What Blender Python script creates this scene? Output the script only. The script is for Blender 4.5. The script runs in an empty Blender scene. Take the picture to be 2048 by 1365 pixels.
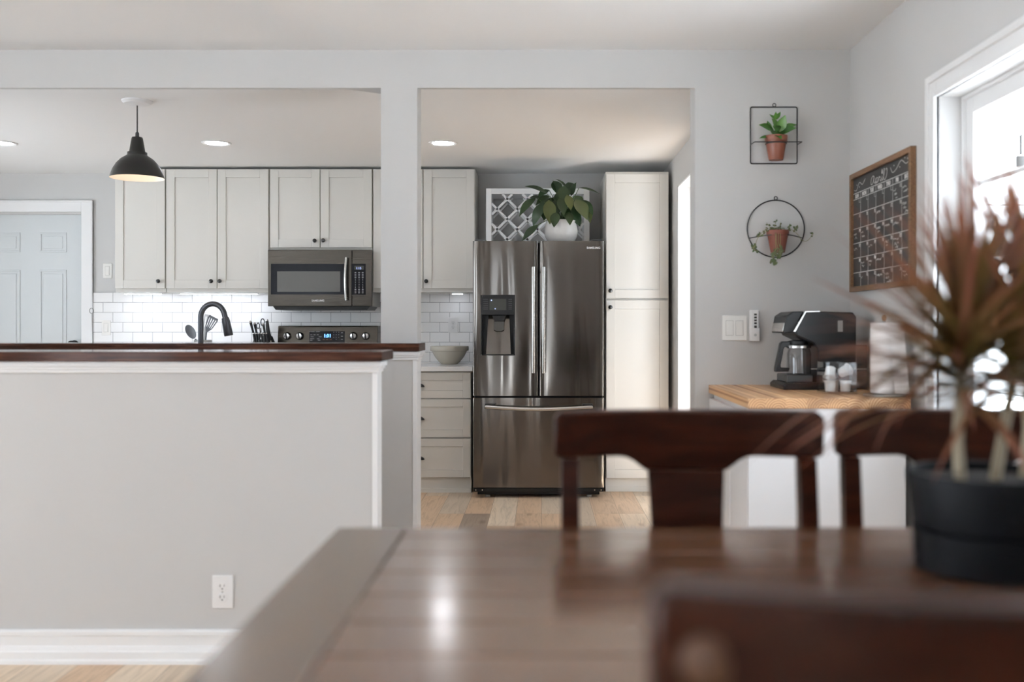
import bpy, bmesh, math, random
from mathutils import Vector, Matrix, Euler
random.seed(7)
SC = bpy.context.scene
COL = SC.collection
PI = math.pi
F = 1991.0            # focal length in pixels of the 2048 wide frame (35 mm lens)
CH = 1.19             # camera height

# ------------------------------------------------------------------ camera
cam = bpy.data.cameras.new('camera')
camo = bpy.data.objects.new('camera', cam)
COL.objects.link(camo)
camo.location = (0, 0, CH)
camo.rotation_euler = (PI/2, 0, 0)
cam.sensor_width = 36
cam.lens = 35
cam.shift_x = -56/2048
cam.shift_y = -30.5/2048
cam.clip_start = 0.05
cam.dof.use_dof = True
cam.dof.focus_distance = 6.2
cam.dof.aperture_fstop = 1.9
SC.camera = camo

# ------------------------------------------------------------------ world, exposure
w = bpy.data.worlds.new('world')
SC.world = w
w.use_nodes = True
bg = w.node_tree.nodes['Background']
bg.inputs['Color'].default_value = (0.85, 0.95, 1.06, 1)
bg.inputs['Strength'].default_value = 5.6
SC.view_settings.view_transform = 'Standard'
SC.view_settings.look = 'None'
SC.view_settings.gamma = 1
SC.view_settings.use_curve_mapping = False
SC.view_settings.exposure = 0.12
SC.cycles.max_bounces = 14
SC.cycles.diffuse_bounces = 8
SC.cycles.glossy_bounces = 5
SC.cycles.transparent_max_bounces = 12
SC.cycles.sample_clamp_indirect = 8
SC.cycles.caustics_reflective = False
SC.cycles.caustics_refractive = False
SC.cycles.use_denoising = True


def portal(loc, rot, sx, sy):
    l = bpy.data.lights.new('window_portal', 'AREA')
    l.shape = 'RECTANGLE'
    l.size = sx
    l.size_y = sy
    l.cycles.is_portal = True
    o = bpy.data.objects.new('window_portal', l)
    o.location = loc
    o.rotation_euler = rot
    COL.objects.link(o)


portal((1.60, 2.45, 1.45), (0, PI/2, 0), 1.12, 2.28)            # dining window on the right
portal((1.12, 6.46, 1.1), (0, PI/2, 0), 2.1, .82)              # kitchen patio door
portal((-4.0, -2.25, 1.35), (PI/2, 0, PI), 1.2, 1.9)            # rear window
portal((-5.1, .75, 1.13), (0, -PI/2, 0), 2.14, 2.5)               # window on the left
portal((-.70, -2.25, 1.2), (PI/2, 0, PI), .24, 1.9)  # narrow unseen rear slot, added to put streaks on the fridge doors
portal((-5.1, 5.675, 1.175), (0, -PI/2, 0), 1.75, 1.15)  # unseen kitchen opening, added to brighten the left side
sun = bpy.data.lights.new('sun', 'SUN')
sun.energy = 120
sun.angle = .03
sun.color = (.90, .985, 1.08)
suno = bpy.data.objects.new('sun', sun)
suno.rotation_euler = Vector((.19, -.03, 1.0)).to_track_quat('Z', 'Y').to_euler()
suno.location = (-2, 2, 8)
COL.objects.link(suno)


# ------------------------------------------------------------------ materials
def new_mat(name):
    m = bpy.data.materials.new(name)
    m.use_nodes = True
    nt = m.node_tree
    b = nt.nodes['Principled BSDF']
    return m, nt, b


def lin(c):
    return tuple(((x/255)/12.92 if x/255 <= .04045 else ((x/255+.055)/1.055)**2.4) for x in c) + (1,)


def mat(name, col, rough=.5, metal=0., spec=.5, noise=0., nscale=8., bump=0., bscale=60., coat=0., aniso=0.):
    m, nt, b = new_mat(name)
    c = tuple(col)+(1,) if len(col) == 3 else col
    b.inputs['Base Color'].default_value = c
    b.inputs['Roughness'].default_value = rough
    b.inputs['Metallic'].default_value = metal
    b.inputs['Specular IOR Level'].default_value = spec
    b.inputs['Coat Weight'].default_value = coat
    b.inputs['Anisotropic'].default_value = aniso
    tc = nt.nodes.new('ShaderNodeTexCoord')
    if noise > 0:
        n = nt.nodes.new('ShaderNodeTexNoise')
        n.inputs['Scale'].default_value = nscale
        n.inputs['Detail'].default_value = 4
        nt.links.new(tc.outputs['Object'], n.inputs['Vector'])
        mx = nt.nodes.new('ShaderNodeMix')
        mx.data_type = 'RGBA'
        mx.inputs['A'].default_value = tuple(v*(1-noise) for v in c[:3])+(1,)
        mx.inputs['B'].default_value = tuple(min(1, v*(1+noise)) for v in c[:3])+(1,)
        nt.links.new(n.outputs['Fac'], mx.inputs['Factor'])
        nt.links.new(mx.outputs['Result'], b.inputs['Base Color'])
    if bump > 0:
        n = nt.nodes.new('ShaderNodeTexNoise')
        n.inputs['Scale'].default_value = bscale
        n.inputs['Detail'].default_value = 3
        nt.links.new(tc.outputs['Object'], n.inputs['Vector'])
        bp = nt.nodes.new('ShaderNodeBump')
        bp.inputs['Strength'].default_value = bump
        bp.inputs['Distance'].default_value = .002
        nt.links.new(n.outputs['Fac'], bp.inputs['Height'])
        nt.links.new(bp.outputs['Normal'], b.inputs['Normal'])
    return m


def emit(name, col, strength):
    m, nt, b = new_mat(name)
    b.inputs['Base Color'].default_value = (.8, .8, .8, 1)
    b.inputs['Emission Color'].default_value = tuple(col)+(1,)
    b.inputs['Emission Strength'].default_value = strength
    return m


def glass(name, tint=(1, 1, 1), gloss=1.0):
    m = bpy.data.materials.new(name)
    m.use_nodes = True
    nt = m.node_tree
    for n in list(nt.nodes):
        if n.type != 'OUTPUT_MATERIAL':
            nt.nodes.remove(n)
    out = nt.nodes['Material Output']
    tr = nt.nodes.new('ShaderNodeBsdfTransparent')
    tr.inputs['Color'].default_value = tuple(tint)+(1,)
    gl = nt.nodes.new('ShaderNodeBsdfGlossy')
    gl.inputs['Roughness'].default_value = .02
    fr = nt.nodes.new('ShaderNodeFresnel')
    fr.inputs['IOR'].default_value = 1.45
    mu = nt.nodes.new('ShaderNodeMath')
    mu.operation = 'MULTIPLY'
    mu.inputs[1].default_value = gloss
    mx = nt.nodes.new('ShaderNodeMixShader')
    ge = nt.nodes.new('ShaderNodeNewGeometry')
    iv = nt.nodes.new('ShaderNodeMath')
    iv.operation = 'SUBTRACT'
    iv.inputs[0].default_value = 1
    nt.links.new(ge.outputs['Backfacing'], iv.inputs[1])
    m2 = nt.nodes.new('ShaderNodeMath')
    m2.operation = 'MULTIPLY'
    m2.use_clamp = True
    nt.links.new(fr.outputs[0], mu.inputs[0])
    nt.links.new(mu.outputs[0], m2.inputs[0])
    nt.links.new(iv.outputs[0], m2.inputs[1])
    nt.links.new(m2.outputs[0], mx.inputs[0])
    nt.links.new(tr.outputs[0], mx.inputs[1])
    nt.links.new(gl.outputs[0], mx.inputs[2])
    nt.links.new(mx.outputs[0], out.inputs['Surface'])
    return m


def ramp(nt, stops):
    r = nt.nodes.new('ShaderNodeValToRGB')
    e = r.color_ramp.elements
    while len(e) < len(stops):
        e.new(.5)
    for i, (p, c) in enumerate(stops):
        e[i].position = p
        e[i].color = tuple(c)+(1,)
    return r


def wood(name, dark, mid, light, axis='x', scale=1., rough=.35, stretch=12., spec=.5, bump=.15, coat=0.):
    """Straight grained wood; the grain runs along AXIS."""
    m, nt, b = new_mat(name)
    tc = nt.nodes.new('ShaderNodeTexCoord')
    mp = nt.nodes.new('ShaderNodeMapping')
    s = [stretch*scale]*3
    s['xyz'.index(axis)] = scale
    mp.inputs['Scale'].default_value = s
    nt.links.new(tc.outputs['Object'], mp.inputs['Vector'])
    n = nt.nodes.new('ShaderNodeTexNoise')
    n.inputs['Scale'].default_value = 4
    n.inputs['Detail'].default_value = 7
    n.inputs['Roughness'].default_value = .62
    n.inputs['Distortion'].default_value = .6
    nt.links.new(mp.outputs[0], n.inputs['Vector'])
    r = ramp(nt, [(.3, dark), (.5, mid), (.72, light)])
    nt.links.new(n.outputs['Fac'], r.inputs['Fac'])
    nt.links.new(r.outputs['Color'], b.inputs['Base Color'])
    b.inputs['Roughness'].default_value = rough
    b.inputs['Specular IOR Level'].default_value = spec
    b.inputs['Coat Weight'].default_value = coat
    b.inputs['Coat Roughness'].default_value = .15
    bp = nt.nodes.new('ShaderNodeBump')
    bp.inputs['Strength'].default_value = bump
    bp.inputs['Distance'].default_value = .002
    nt.links.new(n.outputs['Fac'], bp.inputs['Height'])
    nt.links.new(bp.outputs['Normal'], b.inputs['Normal'])
    return m


def floor_mat():
    m, nt, b = new_mat('oak_plank_floor')
    L = nt.links.new
    tc = nt.nodes.new('ShaderNodeTexCoord')
    sep = nt.nodes.new('ShaderNodeSeparateXYZ')
    L(tc.outputs['Object'], sep.inputs[0])
    cmb = nt.nodes.new('ShaderNodeCombineXYZ')     # bricks laid along Y
    ax = nt.nodes.new('ShaderNodeMath')
    ax.operation = 'ADD'
    ax.inputs[1].default_value = 20*.163-.0114
    L(sep.outputs['X'], ax.inputs[0])
    L(sep.outputs['Y'], cmb.inputs['X'])
    L(ax.outputs[0], cmb.inputs['Y'])
    br = nt.nodes.new('ShaderNodeTexBrick')
    br.offset = .37
    br.offset_frequency = 3
    br.squash = 1
    br.inputs['Color1'].default_value = (0, 0, 0, 1)
    br.inputs['Color2'].default_value = (1, 1, 1, 1)
    br.inputs['Mortar'].default_value = (.5, .5, .5, 1)
    br.inputs['Scale'].default_value = 1
    br.inputs['Mortar Size'].default_value = .0011
    br.inputs['Mortar Smooth'].default_value = .3
    br.inputs['Bias'].default_value = 0
    br.inputs['Brick Width'].default_value = 1.05
    br.inputs['Row Height'].default_value = .163
    L(cmb.outputs[0], br.inputs['Vector'])
    tint = ramp(nt, [(0., lin((134, 120, 108))[:3]), (.13, lin((184, 158, 133))[:3]), (.38, lin((210, 180, 150))[:3]), (.6, lin((198, 168, 138))[:3]), (.8, lin((222, 202, 178))[:3]), (1., lin((190, 172, 152))[:3])])
    L(br.outputs['Color'], tint.inputs['Fac'])
    mp = nt.nodes.new('ShaderNodeMapping')
    mp.inputs['Scale'].default_value = (30, 2.2, 30)
    L(tc.outputs['Object'], mp.inputs['Vector'])
    off = nt.nodes.new('ShaderNodeVectorMath')
    off.operation = 'MULTIPLY_ADD'
    off.inputs[1].default_value = (9, 9, 9)
    L(br.outputs['Color'], off.inputs[0])
    L(mp.outputs[0], off.inputs[2])
    n = nt.nodes.new('ShaderNodeTexNoise')
    n.inputs['Scale'].default_value = 1.0
    n.inputs['Detail'].default_value = 8
    n.inputs['Roughness'].default_value = .65
    n.inputs['Distortion'].default_value = 1.6
    L(off.outputs[0], n.inputs['Vector'])
    gr = ramp(nt, [(.3, (.72, .70, .68)), (.52, (1, 1, 1)), (.75, (1.06, 1.06, 1.06))])
    L(n.outputs['Fac'], gr.inputs['Fac'])
    mx = nt.nodes.new('ShaderNodeMix')
    mx.data_type = 'RGBA'
    mx.blend_type = 'MULTIPLY'
    mx.inputs['Factor'].default_value = 1
    L(tint.outputs['Color'], mx.inputs['A'])
    L(gr.outputs['Color'], mx.inputs['B'])
    # knots
    mk = nt.nodes.new('ShaderNodeMapping')
    mk.inputs['Scale'].default_value = (7, 2.6, 7)
    L(tc.outputs['Object'], mk.inputs['Vector'])
    vk = nt.nodes.new('ShaderNodeTexVoronoi')
    vk.inputs['Scale'].default_value = .8
    L(mk.outputs[0], vk.inputs['Vector'])
    kr = ramp(nt, [(.0, (.42, .36, .31)), (.09, (.75, .7, .66)), (.16, (1, 1, 1))])
    L(vk.outputs['Distance'], kr.inputs['Fac'])
    m2 = nt.nodes.new('ShaderNodeMix')
    m2.data_type = 'RGBA'
    m2.blend_type = 'MULTIPLY'
    m2.inputs['Factor'].default_value = .8
    L(mx.outputs['Result'], m2.inputs['A'])
    L(kr.outputs['Color'], m2.inputs['B'])
    m3 = nt.nodes.new('ShaderNodeMix')
    m3.data_type = 'RGBA'
    L(br.outputs['Fac'], m3.inputs['Factor'])
    L(m2.outputs['Result'], m3.inputs['A'])
    m3.inputs['B'].default_value = (.2, .15, .11, 1)
    L(m3.outputs['Result'], b.inputs['Base Color'])
    b.inputs['Roughness'].default_value = .5
    bp = nt.nodes.new('ShaderNodeBump')
    bp.inputs['Strength'].default_value = .1
    bp.inputs['Distance'].default_value = .002
    L(n.outputs['Fac'], bp.inputs['Height'])
    L(bp.outputs['Normal'], b.inputs['Normal'])
    return m


def tile_mat():
    m, nt, b = new_mat('white_subway_tile')
    L = nt.links.new
    tc = nt.nodes.new('ShaderNodeTexCoord')
    sep = nt.nodes.new('ShaderNodeSeparateXYZ')
    L(tc.outputs['Object'], sep.inputs[0])
    cmb = nt.nodes.new('ShaderNodeCombineXYZ')
    a = nt.nodes.new('ShaderNodeMath')
    a.operation = 'ADD'
    a.inputs[1].default_value = 3.329+.1544*22.5
    c = nt.nodes.new('ShaderNodeMath')
    c.operation = 'ADD'
    c.inputs[1].default_value = .0775*21-1.4495
    L(sep.outputs['X'], a.inputs[0])
    L(sep.outputs['Z'], c.inputs[0])
    L(a.outputs[0], cmb.inputs['X'])
    L(c.outputs[0], cmb.inputs['Y'])
    br = nt.nodes.new('ShaderNodeTexBrick')
    br.offset = .5
    br.inputs['Color1'].default_value = (.86, .86, .86, 1)
    br.inputs['Color2'].default_value = (.89, .89, .885, 1)
    br.inputs['Mortar'].default_value = (.26, .26, .275, 1)
    br.inputs['Scale'].default_value = 1
    br.inputs['Mortar Size'].default_value = .0016
    br.inputs['Mortar Smooth'].default_value = .1
    br.inputs['Brick Width'].default_value = .1544
    br.inputs['Row Height'].default_value = .0775
    L(cmb.outputs[0], br.inputs['Vector'])
    L(br.outputs['Color'], b.inputs['Base Color'])
    b.inputs['Roughness'].default_value = .22
    bp = nt.nodes.new('ShaderNodeBump')
    bp.invert = True
    bp.inputs['Strength'].default_value = .5
    bp.inputs['Distance'].default_value = .002
    L(br.outputs['Fac'], bp.inputs['Height'])
    L(bp.outputs['Normal'], b.inputs['Normal'])
    return m


def butcher_mat():
    m, nt, b = new_mat('butcher_block')
    L = nt.links.new
    tc = nt.nodes.new('ShaderNodeTexCoord')
    sep = nt.nodes.new('ShaderNodeSeparateXYZ')
    L(tc.outputs['Object'], sep.inputs[0])

    def mth(op, a, bb):
        n = nt.nodes.new('ShaderNodeMath')
        n.operation = op
        for i, v in enumerate((a, bb)):
            if isinstance(v, (int, float)):
                n.inputs[i].default_value = v
            else:
                L(v, n.inputs[i])
        return n.outputs[0]
    sx = mth('ADD', sep.outputs['X'], 5.0)
    st = mth('DIVIDE', sx, .078)
    idx = mth('FLOOR', st, 0)
    fx = mth('SUBTRACT', mth('SUBTRACT', st, idx), .5)
    lx = mth('MULTIPLY', fx, .078)
    wn = nt.nodes.new('ShaderNodeTexWhiteNoise')
    wn.noise_dimensions = '1D'
    L(idx, wn.inputs['W'])
    lx2 = mth('ADD', lx, mth('MULTIPLY', mth('SUBTRACT', wn.outputs['Value'], .5), .05))
    lz = mth('ADD', sep.outputs['Z'], mth('MULTIPLY', wn.outputs['Value'], .02))
    cmb = nt.nodes.new('ShaderNodeCombineXYZ')
    L(lx2, cmb.inputs['X'])
    L(mth('MULTIPLY', sep.outputs['Y'], .04), cmb.inputs['Y'])
    L(lz, cmb.inputs['Z'])
    wv = nt.nodes.new('ShaderNodeTexWave')
    wv.wave_type = 'RINGS'
    wv.rings_direction = 'Y'
    wv.inputs['Scale'].default_value = 36
    wv.inputs['Distortion'].default_value = 2.5
    wv.inputs['Detail'].default_value = 2
    wv.inputs['Detail Scale'].default_value = .4
    L(cmb.outputs[0], wv.inputs['Vector'])
    r = ramp(nt, [(0., lin((160, 108, 68))[:3]), (.55, lin((220, 180, 136))[:3]), (1., lin((228, 192, 150))[:3])])
    L(wv.outputs['Fac'], r.inputs['Fac'])
    tn = ramp(nt, [(0., (.86, .82, .78)), (1., (1.05, 1.03, 1.0))])
    L(wn.outputs['Value'], tn.inputs['Fac'])
    mx = nt.nodes.new('ShaderNodeMix')
    mx.data_type = 'RGBA'
    mx.blend_type = 'MULTIPLY'
    mx.inputs['Factor'].default_value = 1
    L(r.outputs['Color'], mx.inputs['A'])
    L(tn.outputs['Color'], mx.inputs['B'])
    L(mx.outputs['Result'], b.inputs['Base Color'])
    b.inputs['Roughness'].default_value = .45
    return m


def steel_mat(name, col, rough, wav=.0):
    """Brushed metal: fine vertical or horizontal brushing plus slow waviness of the sheet."""
    m, nt, b = new_mat(name)
    L = nt.links.new
    b.inputs['Base Color'].default_value = tuple(col)+(1,)
    b.inputs['Metallic'].default_value = 1
    b.inputs['Roughness'].default_value = rough
    tc = nt.nodes.new('ShaderNodeTexCoord')
    mp = nt.nodes.new('ShaderNodeMapping')
    mp.inputs['Scale'].default_value = (6.5, 6.5, .55)
    L(tc.outputs['Object'], mp.inputs['Vector'])
    n = nt.nodes.new('ShaderNodeTexNoise')
    n.inputs['Scale'].default_value = 1
    n.inputs['Detail'].default_value = 1
    n.inputs['Distortion'].default_value = .4
    L(mp.outputs[0], n.inputs['Vector'])
    bp = nt.nodes.new('ShaderNodeBump')
    bp.inputs['Strength'].default_value = 1
    bp.inputs['Distance'].default_value = wav
    L(n.outputs['Fac'], bp.inputs['Height'])
    mp2 = nt.nodes.new('ShaderNodeMapping')
    mp2.inputs['Scale'].default_value = (3, 3, 700)
    L(tc.outputs['Object'], mp2.inputs['Vector'])
    n2 = nt.nodes.new('ShaderNodeTexNoise')
    n2.inputs['Scale'].default_value = 1
    n2.inputs['Detail'].default_value = 2
    L(mp2.outputs[0], n2.inputs['Vector'])
    r = nt.nodes.new('ShaderNodeMapRange')
    r.inputs['To Min'].default_value = rough*.8
    r.inputs['To Max'].default_value = rough*1.25
    L(n2.outputs['Fac'], r.inputs['Value'])
    L(r.outputs[0], b.inputs['Roughness'])
    L(bp.outputs['Normal'], b.inputs['Normal'])
    return m


def leaf_mat(name, c_base, c_tip, c_alt, rough=.4, spec=.5, trans=.12):
    m, nt, b = new_mat(name)
    L = nt.links.new
    at = nt.nodes.new('ShaderNodeAttribute')
    at.attribute_name = 'leafpos'
    sep = nt.nodes.new('ShaderNodeSeparateColor')
    L(at.outputs['Color'], sep.inputs[0])
    mx = nt.nodes.new('ShaderNodeMix')
    mx.data_type = 'RGBA'
    mx.inputs['A'].default_value = tuple(c_base)+(1,)
    mx.inputs['B'].default_value = tuple(c_tip)+(1,)
    L(sep.outputs[0], mx.inputs['Factor'])
    m2 = nt.nodes.new('ShaderNodeMix')
    m2.data_type = 'RGBA'
    m2.inputs['B'].default_value = tuple(c_alt)+(1,)
    L(sep.outputs[1], m2.inputs['Factor'])
    L(mx.outputs['Result'], m2.inputs['A'])
    L(m2.outputs['Result'], b.inputs['Base Color'])
    b.inputs['Roughness'].default_value = rough
    b.inputs['Specular IOR Level'].default_value = spec
    tr = nt.nodes.new('ShaderNodeBsdfTranslucent')
    L(m2.outputs['Result'], tr.inputs['Color'])
    ms = nt.nodes.new('ShaderNodeMixShader')
    ms.inputs[0].default_value = trans
    L(b.outputs[0], ms.inputs[1])
    L(tr.outputs[0], ms.inputs[2])
    L(ms.outputs[0], nt.nodes['Material Output'].inputs['Surface'])
    return m


WALL = mat('greige_wall_paint', (.565, .560, .553), .75, spec=.25, bump=.04, bscale=180)
CEIL = mat('ceiling_paint', (.90, .902, .903), .85, spec=.2)
TRIM = mat('white_trim_paint', (.84, .845, .85), .4, spec=.4)
CAB = mat('cream_cabinet_paint', (.655, .638, .60), .42, spec=.4)
CABIN = mat('cabinet_gap_dark', (.10, .095, .085), .8)
DOORP = mat('grey_door_paint', (.60, .63, .64), .4)
FLOOR = floor_mat()
TILE = tile_mat()
CAPW = wood('dark_walnut_cap', (.020, .0085, .006), (.045, .018, .012), (.10, .042, .026), 'x', 1.6, .11, 16, .15, .04)
TABW = wood('dark_table_wood', (.080, .034, .015), (.116, .050, .023), (.152, .072, .035), 'x', 1.0, .2, 9, .5, .05, .7)
TABWY = wood('dark_table_wood_end', (.075, .043, .026), (.108, .062, .038), (.145, .087, .054), 'y', 1.0, .22, 9, .5, .05, .6)
CHW = wood('dark_chair_wood', (.010, .0022, .0010), (.021, .0050, .0020), (.038, .0100, .0042), 'x', 1.3, .3, 9, .16, .05)
GLINT = wood('rail_glint_tan', (.06, .026, .012), (.09, .042, .02), (.12, .06, .03), 'z', 4, .4)
BUTCH = butcher_mat()
FRIDGE = steel_mat('black_stainless_fridge', (.165, .150, .136), .13, .008)
FRIDGES = mat('fridge_side_grey', (.06, .06, .06), .5)
BSTEEL = steel_mat('black_stainless', (.050, .044, .037), .25, .002)
STEEL = steel_mat('brushed_steel', (.66, .65, .63), .25, .0)
CHROME = mat('polished_steel', (.75, .74, .73), .12, 1.)
DARKMET = mat('gunmetal_faucet', (.075, .078, .085), .32, .9)
BLACK = mat('black_plastic', (.010, .010, .011), .4, spec=.3)
BLACKM = mat('matte_black', (.014, .014, .015), .6)
BGLASS = mat('black_glass', (.005, .005, .007), .12, spec=.1)
MESHW = mat('oven_window_mesh', (.085, .082, .074), .25, spec=.3)
GREYM = mat('grey_metal', (.35, .35, .34), .45, .6)
KNOBM = mat('black_knob', (.010, .010, .010), .3)
WIRE = mat('black_wire', (.016, .015, .014), .5)
TERRA = mat('terracotta', (.145, .038, .016), .42, noise=.12, nscale=14)
TERRA2 = mat('terracotta_matte', (.135, .032, .016), .6, noise=.15, nscale=16)
SOIL = mat('potting_soil', (.016, .010, .007), .95, bump=1, bscale=150)
CERAM = mat('white_crackle_ceramic', (.72, .71, .69), .2, noise=.06, nscale=30)
STONEW = mat('beige_stoneware', (.50, .47, .40), .25, noise=.04, nscale=10)
QUARTZ = mat('white_quartz', (.78, .78, .775), .15, noise=.05, nscale=5)
WPLAST = mat('white_plastic', (.80, .80, .80), .35)
GAPSHADE = mat('plate_gap_shade', (.36, .35, .33), .7)
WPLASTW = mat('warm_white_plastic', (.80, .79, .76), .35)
SLOT = mat('outlet_slot_dark', (.05, .045, .04), .6)
PAPER = mat('paper_towel', (.82, .80, .79), .9, spec=.1, bump=.2, bscale=250)
CHALKB = mat('chalkboard', (.020, .019, .018), .45, noise=.25, nscale=6)
CHALK = mat('chalk_marks', (.72, .71, .69), .9)
FRAMEW = wood('walnut_frame', (.08, .039, .017), (.14, .070, .030), (.20, .105, .047), 'y', 2, .5)
WBOX = mat('white_cabinet_paint', (.80, .80, .81), .35)
SHADE = mat('dark_bronze_shade', (.009, .0075, .006), .38, .0, spec=.3)
SHADEIN = mat('white_shade_inside', (.82, .78, .72), .5)
BULB = emit('warm_bulb', (1, .78, .55), 10)
CANL = emit('cool_downlight', (.93, .95, 1.0), 56)
LEDL = emit('cool_led_strip', (.86, .90, 1.0), 24)
BLUEL = emit('blue_clock_digits', (.10, .42, 1.0), 3.0)
BLUE2 = emit('blue_display_digits', (.25, .40, 1.0), 1.2)
LCD = mat('grey_display', (.05, .052, .048), .35, spec=.2)
MARKS = mat('grey_print', (.42, .42, .42), .6)
MARKR = mat('red_print', (.35, .12, .07), .6)
LOGO = mat('silver_letters', (.78, .78, .78), .3)
PANE = glass('window_pane')
CLEAR = glass('clear_glass', (.95, .955, .955), 1.8)
LENSG = glass('carafe_glass', (.85, .85, .85), 3.0)
SMOKE = glass('smoked_tank', (.42, .42, .43), 1.5)
LEAFD = leaf_mat('peace_lily_leaf', (.008, .024, .006), (.012, .034, .008), (.12, .125, .035), .4, .4, .1)
LEAFB = leaf_mat('bright_leaf', (.022, .085, .012), (.035, .12, .018), (.10, .22, .03), .35)
LEAFS = leaf_mat('small_leaf', (.07, .12, .035), (.055, .10, .03), (.10, .10, .04), .5)
STEMG = mat('thin_green_stem', (.22, .19, .07), .5)
LEAFR = leaf_mat('dragon_tree_leaf', (.15, .155, .032), (.235, .072, .045), (.16, .052, .038), .45, .4, .38)
CANE = mat('pale_cane', (.46, .40, .29), .7, noise=.15, nscale=40)
POTB = mat('matte_black_pot', (.004, .0045, .006), .5, spec=.14)
SPATG = mat('grey_nylon', (.085, .09, .10), .5)
CLEARP = mat('frosted_utensil', (.55, .56, .57), .3)
SIDING = mat('white_siding', (.80, .80, .79), .6)
PATIO = mat('pale_patio', (.72, .71, .69), .9)


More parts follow.
